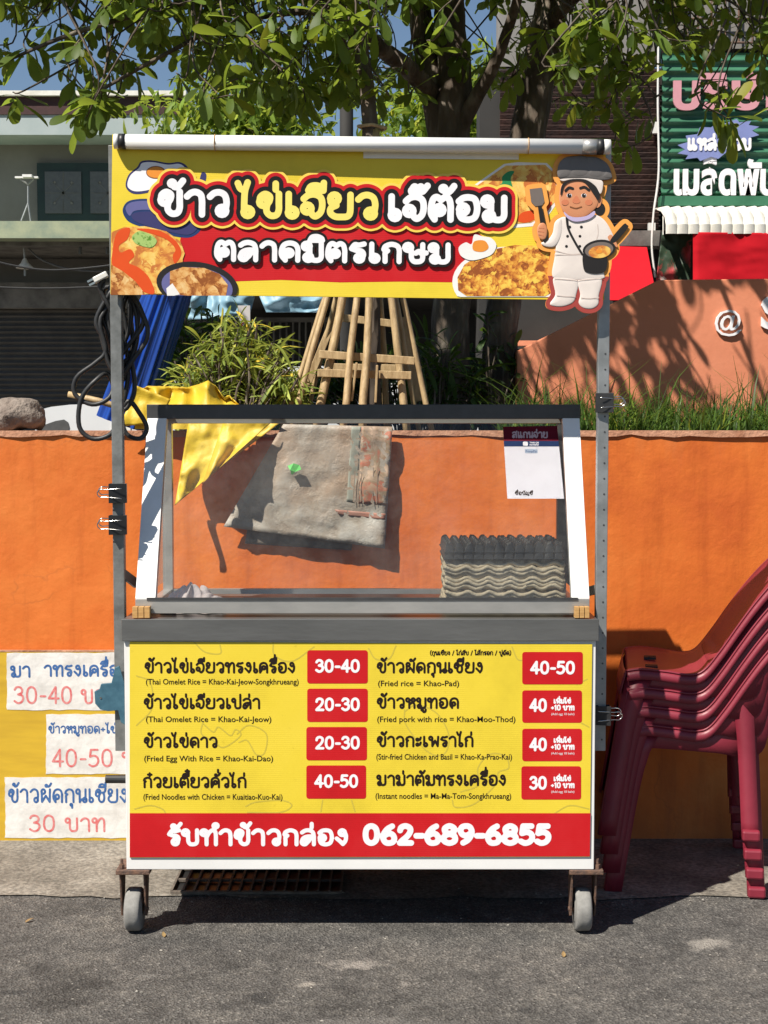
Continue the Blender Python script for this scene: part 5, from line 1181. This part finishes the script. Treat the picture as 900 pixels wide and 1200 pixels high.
# whorls of big leaves: (u, v, Y) tips
r = random.Random(21); items = {0: [], 1: [], 2: []}
twigs = {0: MB(), 1: MB()}
def low_edge(u):
    kn = [(-80, 120), (0, 105), (40, 100), (70, 120), (90, 150), (110, 160), (125, 130), (160, 120), (230, 130), (330, 140), (430, 130), (480, 120), (560, 125), (640, 140), (700, 150), (730, 170), (752, 120), (770, 80), (800, 95), (830, 130), (852, 150), (880, 120), (910, 120), (1000, 130)]
    for (a, b), (c, d) in zip(kn[:-1], kn[1:]):
        if a <= u <= c: return b + (d - b) * (u - a) / (c - a)
    return 110
def gap(p):
    t = 2.4 - p[1]
    if t <= 0: return 1.
    x, z = p[0] + 1.03 * t, p[2] - 1.83 * t
    if 1.15 < z < 2.05 and x > 1.2 + (1.92 - z) * .43: return .03
    return .3 if 1.15 < z < 2.05 and x > .45 else 1.
def whorl(u, v, Y, n, size, spread=1.):
    tip = P(u, v, Y)
    k = 0 if u < 600 else 1
    if random.random() > gap(tip): return
    ax = Vector((r.uniform(-.6, .6), r.uniform(-.6, .4), r.uniform(-.5, .5))).normalized()
    base = tip - ax * .12 + Vector((0, 0, r.uniform(.05, .12)))
    far = base + Vector((r.uniform(-.2, .2), r.uniform(-.05, .25), r.uniform(.12, .35)))
    twigs[k].tube([Vector(q) for q in cr([far, base, tip], 4)], [.004, .004, .0036, .0034, .003, .003, .0028, .0024, .002], 5, cap=False)
    for i in range(n):
        a = 2.4 * i + r.uniform(-.4, .4)
        o1 = ax.orthogonal().normalized(); o2 = ax.cross(o1)
        d = (o1 * math.cos(a) + o2 * math.sin(a)) * spread + ax * r.uniform(.0, .9) + Vector((0, 0, -r.uniform(.15, .95)))
        up = Vector((r.gauss(0, .45), r.gauss(0, .45), 1))
        p = tip - ax * .012 * i + Vector((0, 0, .004 * i))
        items[k].append((p, frame(d, up), size * r.uniform(.45, 1.15), r.randrange(3)))
for _ in range(1250):
    u = r.uniform(-80, 990); Y = 1.05 + 2.0 * r.random() ** 1.3
    le = low_edge(u) - (Y - 1.05) * 6
    v = le - 14 - (le + 200) * r.random() ** 1.25
    if u < 165 and 12 < v < 110 and r.random() < .8: continue
    if 140 < u < 330 and 60 < v < 130 and r.random() < .5: continue
    if 762 < u and v > 55 and r.random() < .6: continue
    if 455 < u < 665 and v > -20 and Y < 2.3 and r.random() < .86: continue
    whorl(u, v, Y, r.randint(7, 12), .098)
for _ in range(1150):                         # the crown above the picture, which shades what hangs below
    x, Y = r.uniform(-2.6, 2.6), r.uniform(1.2, 3.4); zlo = 1.42 + .315 * (Y + 3.6); z = zlo + r.random() ** 1.3 * 1.1
    c = Vector((x, Y, z)); k = 0 if x < .55 else 1
    for i in range(8): items[k].append((c + rvec(r) * .1, frame(rvec(r) + Vector((0, 0, -.4)), Vector((r.gauss(0, .4), r.gauss(0, .4), 1))), .15 * r.uniform(.7, 1.2), r.randrange(3)))
for (u, v, Y, n) in ((100, 128, 1.15, 9), (88, 138, 1.12, 8), (112, 120, 1.2, 8), (720, 165, 1.3, 8), (727, 178, 1.28, 5), (855, 140, 1.25, 9), (862, 150, 1.3, 7), (700, 20, 1.2, 8), (690, 30, 1.15, 7), (708, 50, 1.2, 6), (15, 108, 1.2, 7), (55, 30, 1.25, 8), (30, 60, 1.2, 6), (160, 70, 1.3, 8)):
    whorl(u, v, Y, n, .125)
for k in (0, 1): items[k] = [it for it in items[k] if gap(it[0]) > .5 or random.random() < gap(it[0]) * 2]
leaf_me = []
for vs, fs in LEAVES:
    me = bpy.data.meshes.new('leaf'); me.from_pydata([tuple(q) for q in vs], [], fs); me.update(); me.materials.append(MT['leaf'])
    me.polygons.foreach_set('use_smooth', [True] * len(me.polygons)); leaf_me.append(me)
def seen(p):
    d = Vector(p) - Vector((0, CY, CZ)); f = Vector((0, math.cos(PITCH), -math.sin(PITCH))); up = Vector((0, math.sin(PITCH), math.cos(PITCH)))
    w_ = d.dot(f); return (450 + FPX * d.x / w_, 600 - FPX * d.dot(up) / w_, w_)
for k, tree in ((0, tA), (1, tB)):
    vis = []
    for j, it in enumerate(items[k]):
        u, v, w_ = seen(it[0])
        if 0 < u < 900 and 4 < v < 150: vis.append((w_ / it[2], j))
    vis.sort(); pick = {j for _, j in vis[:300 if k == 0 else 260]}
    for j in sorted(pick):
        p, rot, s, sh = items[k][j]
        o = bpy.data.objects.new('leaf', leaf_me[sh]); COL.objects.link(o); o.parent = tree
        o.matrix_local = Matrix.Translation(Vector(p) - WORLD[tree.name]) @ (rot.to_4x4()) @ Matrix.Scale(s, 4)
    join_leaves([it for j, it in enumerate(items[k]) if j not in pick], LEAVES, 'crown', MT['leaf'], tree, 'stuff')
    twigs[k].build('twigs', MT['bark'], tree, smooth=True, kind='stuff')

# bamboo stakes round the sapling
bf = thing('bamboo_stakes', 'pyramid of pale bamboo stakes tied round the sapling behind the case', 'stakes', (P(437, 480, 1.3).x, 1.3, ZS))
for (u0, u1, dy, wd_) in ((339, 444, -.12, 6), (348, 440, -.16, 7), (362, 438, .16, 6), (376, 437, -.14, 10), (404, 442, -.2, 8), (426, 440, -.2, 9), (440, 434, .15, 7), (452, 436, .18, 8), (474, 436, -.12, 9), (486, 432, .1, 6), (499, 431, -.05, 7)):
    a = P(u0, 476, 1.3 + dy * 1.1); b = P(u1, 150 + random.uniform(-10, 20), 1.3 + dy * .1); a2 = a + (a - b) * .14
    n_ = 7; pts = [a2.lerp(b, i / n_) + Vector((random.uniform(-.004, .004), 0, 0)) for i in range(n_ + 1)]
    MB().tube(pts, [wd_ / 2 * mpp(1.3) * (1.05 - .2 * i / n_) for i in range(n_ + 1)], 8).build('stake', MT['bamboo'], bf, smooth=True)
for (u0, v0, u1, v1, dy) in ((374, 415, 486, 423, -.16), (372, 437, 482, 440, -.16), (380, 430, 480, 432, .15), (398, 372, 466, 380, .12), (412, 470, 418, 425, -.19), (440, 472, 442, 428, -.19), (352, 470, 392, 372, .13), (470, 372, 492, 470, .14)):
    MB().bar(P(u0, v0, 1.3 + dy), P(u1, v1, 1.3 + dy), .008, 9 * mpp(1.3)).build('crossbar', MT['bamboo'], bf, bevel=.002)
MB().tube([P(420, 148, 1.26), P(436, 146, 1.24), P(452, 150, 1.26), P(450, 152, 1.36), P(424, 150, 1.36)], .006, 8, True).build('binding', MT['bamboo'], bf)

# grass along the right of the planter
gb = MB(); r = random.Random(4)
for i in range(4600):
    u = r.uniform(585, 1010); Y = 1.02 + 1.3 * r.random() ** 1.2; dens = noise.noise(Vector((u / 40., Y * 4, 1)))
    if dens < -.12 and r.random() < .75: continue
    b0 = P(u, 500, Y); b0 = Vector((b0.x, Y, ZS)); h = r.uniform(.05, .15) * (1.1 + .7 * dens) * (r.uniform(1.3, 2.1) if r.random() < .2 else 1); an = r.uniform(0, 6.28)
    d = Vector((math.cos(an), math.sin(an) * .7, 0)); side = Vector((-d.y, d.x, 0)); w_ = r.uniform(.002, .0055); bend = r.uniform(.1, 1.3) * h
    n0 = len(gb.v)
    for t in (0, .35, .7, 1.):
        q = b0 + d * bend * t * t + Vector((0, 0, h * t * (1 - .25 * t * bend / h))); ww = w_ * (1 - t ** 2) + .0004
        gb.v += [tuple(q - side * ww), tuple(q + side * ww)]
    for k in range(3): gb.f.append((n0 + 2 * k, n0 + 2 * k + 1, n0 + 2 * k + 3, n0 + 2 * k + 2))
tag(gb.build('grass', MT['grass'], None, org=(1, 1.5, ZS), smooth=True), 'long green grass growing along the right of the planter', 'grass', kind='stuff')
# a few dry blades hanging over the wall edge
# shrubs left of the stakes
def shrub(name, label, box, Y0, Y1, n, size, m, shapes, cat='shrub', droop=-.1):
    u0, v0, u1, v1 = box; c = P((u0 + u1) / 2, v1, (Y0 + Y1) / 2)
    t = thing(name, label, cat, (c.x, c.y, ZS)); r = random.Random(int(u0 + v0)); it = []; st = MB()
    for i in range(n // 9):
        u = r.uniform(u0, u1); Y = r.uniform(Y0, Y1); f = 1 - abs((u - u0) / (u1 - u0) * 2 - 1) ** 2.2
        v = v1 - (v1 - v0) * (.25 + .75 * f) * r.random() ** .6; tip = P(u, v, Y); root_ = Vector((c.x + (tip.x - c.x) * .4, Y, ZS))
        st.tube([Vector(q) for q in cr([root_, (root_ + tip) / 2 + Vector((r.uniform(-.03, .03), 0, .03)), tip], 4)], .0035, 5)
        for k in range(9):
            d = rvec(r) + Vector((0, -.2, droop + .4)); it.append((tip - Vector((0, 0, .012 * k)), frame(d, Vector((r.gauss(0, .4), r.gauss(0, .4), 1))), size * r.uniform(.6, 1.2), r.randrange(len(shapes))))
    join_leaves(it, shapes, 'foliage', MT[m], t, 'stuff'); st.build('stems', MT['bark'], t, kind='stuff')
    return t
SHORT = [leaf_mesh(.2, .05, .9), leaf_mesh(.4, .03, .75)]; LONG = [leaf_mesh(.5, .04, .38), leaf_mesh(.25, .05, .3), leaf_mesh(.8, .04, .34)]
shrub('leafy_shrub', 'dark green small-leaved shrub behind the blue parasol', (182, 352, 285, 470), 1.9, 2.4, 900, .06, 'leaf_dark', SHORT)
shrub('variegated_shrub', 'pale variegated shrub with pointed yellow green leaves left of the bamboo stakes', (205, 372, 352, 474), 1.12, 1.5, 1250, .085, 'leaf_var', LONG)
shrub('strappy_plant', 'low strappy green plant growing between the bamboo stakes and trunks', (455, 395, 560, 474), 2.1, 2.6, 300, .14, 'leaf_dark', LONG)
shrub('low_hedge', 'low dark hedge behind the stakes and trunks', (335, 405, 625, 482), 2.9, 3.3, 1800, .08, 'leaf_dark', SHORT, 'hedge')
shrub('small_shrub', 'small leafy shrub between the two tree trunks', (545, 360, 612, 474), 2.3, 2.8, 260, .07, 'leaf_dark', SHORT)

# folded blue parasol leaning behind the left post
pr_ = thing('folded_parasol', 'folded blue parasol leaning behind the left post', 'parasol', P(140, 497, 1.5))
A, B = P(143, 497, 1.5), P(228, 250, 1.5); ax = (B - A).normalized(); o1 = ax.cross(Vector((0, 1, 0))).normalized(); o2 = ax.cross(o1)
def fold(s, t):
    th = 2 * math.pi * s; rad = (.082 - .016 * t) * (1 + .15 * abs(math.sin(8 * th + .8 * math.sin(3 * t))) + .05 * math.cos(23 * th + 2 * t))
    return A.lerp(B, t) + o1 * math.cos(th) * rad + o2 * math.sin(th) * rad * .8
MB().grid(fold, 240, 14).build('folded_canopy', MT['blue_cloth'], pr_, smooth=True)
MB().tube([A - ax * .25, B + ax * .2], .014, 10).build('pole', MT['wood'], pr_, smooth=True)
a, b = P(80, 462, 1.35), P(150, 480, 1.35); tag(MB().tube([a, a.lerp(b, .5) + Vector((0, 0, .004)), b], .011, 10).build('wooden_pole', MT['bamboo'], None, org=a, smooth=True), 'short wooden pole lying across behind the cable coil', 'pole')

# salmon ramp wall with raised letters
rw = thing('ramp_wall', 'salmon pink sloping ramp wall with white raised letters', 'wall', P(780, 500, 2.4))
q = [P(u, v, 2.4) for u, v in ((606, 411), (772, 328), (1050, 325))]
MB().prism([(a.x, a.z) for a in q] + [(q[2].x, 1.0), (q[0].x, 1.0)], 2.4, 2.56).build('wall_face', MT['ramp_wall'], rw, bevel=.006)
btext('@', 838, 869, 387, 2.386, MT['white'], rw, 'raised_letter', .006, .012); btext('S', 892, 915, 384, 2.386, MT['white'], rw, 'raised_letter', .03, .012)

# ================================================================== the street behind
YB = 14.
lb = thing('left_building', 'grey two-storey building with green window and pale green ledge on the left', 'building', (P(60, 500, YB).x, YB, .35))
def pan_(u0, v0, u1, v1, y0, y1, name, m, parent, bevel=0):
    a, b = P(u0, v1, y0), P(u1, v0, y0); return MB().span((a.x, y0, a.z), (b.x, y1, b.z)).build(name, MT[m], parent, bevel=bevel)
pan_(-700, 155, 262, 640, YB, YB + .3, 'wall', 'grey_wall', lb)
rf = pan_(-700, 112, 215, 134, YB - .62, YB + 3, 'roof', 'maroon_roof', lb); pan_(-700, 106, 218, 111.7, YB - .68, YB + 3, 'roof_capping', 'white_sheet', rf)
pan_(-700, 134.3, 225, 158, YB - .6, YB + .2, 'eaves_beam', 'mint', lb)
wnd = pan_(44, 191, 176, 259, YB - .08, YB + .01, 'window', 'green_frame', lb)
for (u0, u1) in ((53, 95), (106, 148)):
    pa = pan_(u0, 201, u1, 250, YB - .1, YB - .081, 'pane', 'pane', wnd)
for (u0, u1) in ((53, 95), (106, 148)):
    cu = (u0 + u1) / 2; yy = YB - .105
    strokes([[(cu, 201), (cu, 250)], [(u0, 226), (u1, 226)], [(cu - 12, 214), (cu + 12, 238)], [(cu + 12, 214), (cu - 12, 238)]], .35, yy, MT['conc_grey'], wnd, 'grille', smooth=False)
    for du, dv in ((-10, -12), (10, -12), (-10, 12), (10, 12), (0, 0)):
        MB().lathe([(.0001, .0), (.017, 0), (.017, .004)], P(cu + du, 226 + dv, yy), (0, -1, 0), 8).build('rosette', MT['grey_wall'], wnd)
pan_(-700, 259, 262, 279, YB - 1.6, YB - .005, 'ledge', 'pale_green', lb)
pan_(-700, 279.5, 262, 288, YB - 1.3, YB - .01, 'beam', 'conc_grey', lb)
pan_(-700, 331, 262, 361, YB - .4, YB - .006, 'shutter_box', 'conc_grey', lb)
sh = MB(); aL, aR = P(-700, 0, YB - .2).x, P(262, 0, YB - .2).x; zt_, zb_ = P(0, 361, YB - .2).z, P(0, 520, YB - .2).z
nsl = 26
for i in range(nsl):
    z0 = zt_ + (zb_ - zt_) * i / nsl; z1 = zt_ + (zb_ - zt_) * (i + 1) / nsl
    sh.add([(aL, YB - .2, z0), (aR, YB - .2, z0), (aR, YB - .235, (z0 + z1) / 2), (aL, YB - .235, (z0 + z1) / 2), (aR, YB - .2, z1), (aL, YB - .2, z1)], [(3, 2, 1, 0), (5, 4, 2, 3)])
sh.build('shutter', MT['shutter'], lb, kind='stuff')
an = thing('ledge_aerial', 'small metal aerial on thin legs standing on the green ledge', 'aerial', P(35, 259, YB - 1.2))
for pts in ([(25, 259), (33, 238), (33, 218)], [(36, 259), (33, 238)], [(24, 210), (33, 216), (39, 210)]):
    MB().tube([P(u, v, YB - 1.2) for u, v in pts], .012, 6).build('leg', MT['steel'], an)
MB().bar(P(18, 208, YB - 1.2), P(45, 208, YB - 1.2), .05, .02).build('crosspiece', MT['white_plastic'], an); MB().bar(P(27, 206.5, YB - 1.25), P(38, 206.5, YB - 1.25), .08, .03).build('mount', MT['white_plastic'], an)
hl = thing('hanging_lamp', 'small white enamel lamp hanging below the green ledge', 'lamp', P(29, 324, YB - 1.1))
c = P(29, 303, YB - 1.1); s_ = mpp(YB - 1.1)
MB().lathe([(2 * s_, 0), (3 * s_, -2 * s_), (4.5 * s_, -5 * s_), (10.5 * s_, -11 * s_), (10 * s_, -11.4 * s_), (4 * s_, -6 * s_)], c, (0, 0, 1), 20).build('lamp_shade', MT['white_plastic'], hl, smooth=True)
MB().tube([P(29, 279, YB - 1.1), P(28, 290, YB - 1.1), c], .014, 6).build('flex', MT['steel'], hl); MB().tube([c - Vector((0, 0, 9 * s_)), c - Vector((0, 0, 20 * s_))], 1.4 * s_, 8).build('bulb', MT['steel'], hl)
for (u, v0, v1, l) in ((94, 280, 298, 'short pale tube lamp hanging below the ledge beside the cable plug'), (126, 280, 298, 'short pale tube lamp below the ledge at the edge of the sign')):
    tag(MB().tube([P(u, v0, YB - 1.2), P(u, v1, YB - 1.2)], .02, 8).build('tube_lamp', MT['pane'], None, org=P(u, v1, YB - 1.2)), l, 'lamp', 'tube lamps below the ledge')
for i, (pts, l) in enumerate((([(32, 290, 12.9), (50, 305, 12.8), (85, 316, 12.7), (140, 318, 12.6), (200, 312, 12.6)], 'pale wire sagging from the hanging lamp towards the sign'), ([(-40, 296, 12), (20, 312, 12), (80, 316, 12), (200, 302, 12)], 'thin dark wire sagging below the green ledge'), ([(-40, 335, 12), (60, 338, 12), (200, 332, 12)], 'thin dark wire across the top of the shutter'))):
    tag(MB().tube([P(*q) for q in cr(pts, 6)], .011, 6).build('wire', MT['pane'] if i == 0 else MT['black_rubber'], None, org=P(*pts[0])), l, 'wire')

# low dark shop in the middle distance
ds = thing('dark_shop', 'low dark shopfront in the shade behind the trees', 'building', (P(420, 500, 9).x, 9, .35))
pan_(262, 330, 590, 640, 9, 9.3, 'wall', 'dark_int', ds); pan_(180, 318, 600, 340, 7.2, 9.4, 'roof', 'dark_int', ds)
for i in range(14):
    u = 306 + i * 7.5; MB().tube([P(u, 376, 8.8), P(u, 480, 8.8)], .01, 6).build('railing_bar', MT['conc_grey'], ds)
pan_(300, 372, 420, 377, 8.76, 8.84, 'railing_top', 'conc_grey', ds)
tag(cloth_quad('hanging_tarp', [(226, 335), (302, 335), (292, 372), (220, 375)], 5., MT['sky_tarp'], None, amp=.05, seed=31), 'pale blue tarpaulin hanging behind the sign bottom edge', 'tarp')
tag(cloth_quad('hanging_tarp', [(300, 338), (390, 338), (372, 366), (312, 366)], 5.6, MT['sky_tarp'], None, amp=.05, seed=32), 'second pale blue tarpaulin hanging just left of the bamboo stakes', 'tarp')
nb_ = thing('notice_board', 'small pale notice with a ring symbol on a post among the shrubs', 'notice', P(286, 404, 4.6))
pan_(279, 358, 293, 404, 4.6, 4.62, 'board', 'no_entry', nb_); pan_(279.5, 376, 292.5, 392, 4.594, 4.599, 'white_field', 'card', nb_)
strokes([[(286 + 5 * math.cos(a), 384 + 5.5 * math.sin(a)) for a in [k * .5236 for k in range(13)]], [(282.5, 380), (289.5, 388)]], .7, 4.59, MT['red'], nb_, 'ring_symbol')
MB().tube([P(286, 404, 4.62), P(286, 520, 4.62)], .02, 8).build('post', MT['steel'], nb_)

# shophouse with brown slats on the right
YH = 7.
hs = thing('slatted_shophouse', 'old shophouse with dark brown slatted upper front on the right', 'building', (P(700, 500, YH).x, YH, .35))
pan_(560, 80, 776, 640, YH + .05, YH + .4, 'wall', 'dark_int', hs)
pan_(585, -140, 771, 78, YH + .1, YH + .4, 'upper_wall', 'grey_wall', hs)
z0, z1 = P(600, 268, YH).z, P(600, 82, YH).z; xa, xb = P(586, 100, YH).x, P(773.5, 100, YH).x; nsl = 29
sm = MB(); rot = Euler((R(24), 0, 0)).to_matrix()
for i in range(nsl):
    z = z0 + (z1 - z0) * (i + .5) / nsl; o = MB().box(((xa + xb) / 2, YH, z), (xb - xa, .012, (z1 - z0) / nsl * .96), rot).build('slat', MT['brown_slat'], hs)
pan_(690, 270, 792, 288, YH - .18, YH + .04, 'lintel', 'conc_grey', hs); pan_(600, 399, 700, 405, YH - .1, YH + .02, 'beam', 'ramp_wall', hs)
MB().span(P(756, 232, YH - .05), P(760, 218, YH - .02)).build('junction_box', MT['white_plastic'], hs) if False else None
for u, v in ((767, 150), (764, 268)):
    a = P(u - 4, v + 6, YH - .08); b = P(u + 3, v - 6, YH - .04); MB().span(a, b).build('junction_box', MT['white_plastic'], hs)
MB().tube([P(771, -100, YH - .1), P(771, 78, YH - .1)], .025, 10).build('drain_pipe', mat('pale_green_pipe', (.25, .42, .33), (.2, .36, .28), 6, .5), hs, smooth=True)
tag(MB().tube([P(*q) for q in cr([(772, 20, YH - .25), (771, 120, YH - .25), (772, 200, YH - .25), (766, 250, YH - .25), (764, 290, YH - .25), (768, 325, YH - .25)], 6)], .008, 6).build('wire', MT['white_plastic'], None, org=P(768, 325, YH - .25)), 'thin pale wire running down between slats and green sheet', 'wire')
rc = thing('red_canopy', 'bright red fabric canopy below the slatted front, right of the cook figure', 'canopy', P(735, 350, 6.4))
q1 = [P(u, v, 6.2) for u, v in ((690, 352), (770, 352))]; q2 = [P(u, v, 6.6) for u, v in ((698, 288), (758, 290))]
MB().add([q1[0], q1[1], q2[1], q2[0]], [(0, 1, 2, 3)]).build('front_slope', MT['red_canopy'], rc, solid=.006)
MB().add([q2[0], q2[1], Vector(q2[1]) + Vector((.0, .5, .02)), Vector(q2[0]) + Vector((0, .5, .02))], [(0, 1, 2, 3)]).build('top', MT['red_canopy'], rc, solid=.006)
# green seed-shop front
gs = thing('seed_shop', 'green corrugated seed shop front with Thai letters at the right edge', 'shop front', (P(860, 500, 6.8).x, 6.8, .35))
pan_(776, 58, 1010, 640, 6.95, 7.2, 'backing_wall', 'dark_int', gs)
co_ = MB(); za, zb2 = P(0, 229, 6.85).z, P(0, 62, 6.85).z; xa, xb = P(776, 100, 6.85).x, P(1010, 100, 6.85).x; nr = 14 * 8
for i in range(nr + 1):
    t = i / nr; z = za + (zb2 - za) * t; y = 6.85 - .018 * max(-.4, math.sin(2 * math.pi * 14 * t)); co_.v += [(xa, y, z), (xb, y, z)]
co_.f = [(2 * i, 2 * i + 1, 2 * i + 3, 2 * i + 2) for i in range(nr)]
co_.build('corrugated_sheet', MT['green_sheet'], gs, smooth=True)
pan_(774, 229.5, 1010, 241, 6.8, 6.9, 'base_strip', 'green_sheet', gs)
pan_(776, -140, 1010, 57, 6.9, 7.2, 'upper_wall', 'grey_wall', gs)
for i in range(7):
    u = 786 + i * 16; MB().tube([P(u, -40, 6.86), P(u, 50, 6.86)], .008, 6).build('grille_bar', MT['rust'], gs)
for v in (22, 50): MB().tube([P(776, v, 6.85), P(900, v, 6.85)], .008, 6).build('grille_bar', MT['rust'], gs)
btext('บริษัท', 789, 930, 127, 6.80, MT['pinkletter'], gs, 'raised_letters', .03, .02, 46)
btext('เมล็ดพันธุ์', 790, 932, 227, 6.80, MT['white'], gs, 'raised_letters', .035, .025, 44)
star = []
for k in range(28):
    a = 2 * math.pi * k / 28; f = 1 if k % 2 else .8; star.append((842 + 49 * f * math.cos(a), 164 - 5 * math.cos(a) * 2.2 + 22 * f * math.sin(a)))
bdg = poly(star, 6.79, MT['badge'], gs, 'burst_badge', depth=.015)
lettering('แหล่งรวม', 806, 880, 175, 12, 1.7, 6.785, MT['white'], bdg)
# white awning
aw = thing('white_awning', 'white ribbed awning above the red banner at the right edge', 'awning', P(860, 275, 6.5))
nx_ = 18 * 8; x0, x1 = P(778, 255, 6.5).x, P(1010, 255, 6.5).x
am_ = MB()
for i in range(nx_ + 1):
    x = x0 + (x1 - x0) * i / nx_; bmp = abs(math.sin(math.pi * 18 * i / nx_)) ** .6 * .035
    for (yy, v, k) in ((6.84, 245, .2), (6.6, 248, 1), (6.46, 255, 1), (6.42, 263, 1), (6.42, 274, .6)): am_.v.append((x, yy - bmp * k * .5, P(0, v, yy).z + bmp * k * (1 if v < 260 else 0)))
for i in range(nx_):
    for k in range(4): a_ = i * 5 + k; am_.f.append((a_, a_ + 1, a_ + 6, a_ + 5))
am_.build('ribbed_sheet', MT['white_sheet'], aw, solid=.006)
MB().add([P(777, 246, 6.8), P(777, 272, 6.8), P(777, 275, 6.44), P(777, 258, 6.46)], [(0, 1, 2, 3)]).build('end_plate', MT['white_sheet'], aw, solid=.006)
tag(cloth_quad('red_banner', [(812, 272), (1000, 274), (1000, 330), (812, 332)], 6.41, MT['red_cloth'], None, amp=.012, seed=41), 'plain deep red banner hanging under the white awning', 'banner')
tag(cloth_quad('floral_wrap', [(776, 270), (811, 272), (808, 335), (768, 335)], 6.7, MT['floral'], None, amp=.03, seed=42), 'dark floral plastic bundle hanging left of the red banner', 'bundle')

# white car parked on the left behind the wall
YC = 5.4
car = thing('parked_car', 'white car parked behind the orange wall at left, its bonnet beside the boulder', 'car', (P(150, 500, YC).x, YC, .35))
xf = P(38, 480, YC).x; zh = P(0, 473, YC).z; zr_ = P(0, 432, YC).z
prof = [(xf + .05, .62), (xf, .9), (xf + .02, zh - .12), (xf + .12, zh - .02), (xf + .5, zh), (xf + .62, zh + .01), (xf + 1.0, zr_ - .02), (xf + 1.2, zr_), (xf + 2.2, zr_), (xf + 2.6, zh), (xf + 3.2, zh - .05), (xf + 3.25, .62)]
MB().prism(cr(prof, 3, True), YC, YC + 1.6).build('body', MT['car'], car, bevel=.04)
MB().prism([(xf + .74, zh + .015), (xf + 1.04, zr_ - .045), (xf + 2.1, zr_ - .045), (xf + 2.3, zh + .015)], YC - .006, YC - .002).build('side_window', MT['car_glass'], car)
MB().prism(cr([(xf + .03, zh - .16), (xf + .2, zh - .1), (xf + .22, zh - .18), (xf + .06, zh - .24)], 3, True), YC - .006, YC - .001).build('headlight', MT['pane'], car)
for xw in (.65, 2.6):
    wh = MB().lathe([(.05, -.02), (.2, -.03), (.3, -.01), (.31, .05), (.3, .16)], (xf + xw, YC + .02, .66), (0, 1, 0), 24).build('wheel', MT['black_rubber'], car, smooth=True)
MB().prism(rrect(0, 0, 1, 1, .1) if False else [(xf + .5, zh - .2), (xf + .62, zh - .2), (xf + .62, zh - .12), (xf + .5, zh - .12)], YC - .008, YC - .002).build('side_marker', MT['white_plastic'], car)

# utility pole and far sunlit trees
up_ = thing('utility_pole', 'dark concrete utility pole seen through the leaves above the sign', 'utility pole', (P(406, 500, 6).x, 6, .35))
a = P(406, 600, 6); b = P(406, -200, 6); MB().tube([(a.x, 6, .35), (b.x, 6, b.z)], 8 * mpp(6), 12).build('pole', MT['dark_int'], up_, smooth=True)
for v in (52, 74): MB().tube([P(396, v, 5.9), P(412, v, 5.9)], .035, 10).build('insulator_box', MT['pane'], up_)
def far_tree(label, box, Y, n, size):
    u0, v0, u1, v1 = box; c = P((u0 + u1) / 2, (v0 + v1) / 2, Y); rx, rz = (P(u1, 0, Y).x - P(u0, 0, Y).x) / 2, (P(0, v0, Y).z - P(0, v1, Y).z) / 2
    t = thing('distant_tree', label, 'tree', (c.x, Y, .35), 'sunlit trees far behind the sign'); r = random.Random(int(u0)); it = []
    for i in range(n):
        d = rvec(r); k = r.random() ** .45; clump = noise.noise(d * 2.3 + Vector((u0, 0, 0))); k *= .8 + .5 * clump
        p = c + Vector((d.x * rx * k, d.y * rx * k * .8, d.z * rz * k)); it.append((p, frame(rvec(r) + Vector((0, 0, -.3)), Vector((r.gauss(0, .5), r.gauss(0, .5), 1))), size * r.uniform(.6, 1.2), r.randrange(2)))
    join_leaves(it, SHORT, 'crown', MT['leaf_far'], t, 'stuff')
    MB().tube([(c.x, Y, .35), (c.x + .1, Y, c.z - rz * .3), (c.x, Y, c.z + rz * .4)], [.16, .12, .04], 10).build('trunk', MT['bark'], t, smooth=True)
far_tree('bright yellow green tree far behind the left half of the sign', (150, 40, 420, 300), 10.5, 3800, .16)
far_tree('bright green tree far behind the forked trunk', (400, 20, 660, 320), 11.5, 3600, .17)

# grit along the kerb and on the road
gr_ = MB(); r = random.Random(77)
for i in range(260):
    if i < 150: x, y, zz_ = r.uniform(-1.35, 1.3), ye + r.gauss(.0, .03), .004
    else: q = PG(r.uniform(0, 900), r.uniform(1060, 1200)); x, y, zz_ = q.x, q.y, 0
    a = .0016 + .0035 * r.random() ** 3; n0 = len(gr_.v); th = r.uniform(0, 3)
    for (dx, dy, dz) in ((1, 0, .3), (0, 1, .2), (-1, 0, .35), (0, -1, .25), (0, 0, .95), (0, 0, -.1)):
        gr_.v.append((x + a * (dx * math.cos(th) - dy * math.sin(th)) * r.uniform(.7, 1.3), y + a * (dx * math.sin(th) + dy * math.cos(th)) * r.uniform(.7, 1.3), zz_ + a * dz * r.uniform(.6, 1.1)))
    for k in range(4): gr_.f += [(n0 + k, n0 + (k + 1) % 4, n0 + 4), (n0 + (k + 1) % 4, n0 + k, n0 + 5)]
tag(gr_.build('grit', mat('pale_grit', (.4, .37, .32), (.12, .11, .1), 90, .9), None, org=(0, 0, 0)), 'scattered pale grit on the road and gutter', 'grit', kind='stuff')
r = random.Random(5); dry = mat('dry_leaf', (.3, .2, .08), (.17, .1, .04), 40, .8)
for (u, v, l) in ((40, 1079, 'small dry leaf scrap on the road at far left'), (191, 1095, 'small dry leaf scrap on the road beside the left front wheel'), (660, 1118, 'small dry leaf scrap on the road in front of the right wheel')):
    q = PG(u, v); vs, fs = LEAVES[1]; M_ = np.array(frame(Vector((r.gauss(0, 1), r.gauss(0, 1), 0)), Vector((.1, .1, 1)))); o = MB()
    o.v = [tuple(w_) for w_ in vs @ M_.T * .026 + np.array((q.x, q.y, .008))]; o.f = list(fs)
    tag(o.build('dry_leaf', dry, None, org=q, smooth=True), l, 'leaf', 'dry leaf scraps on the road')
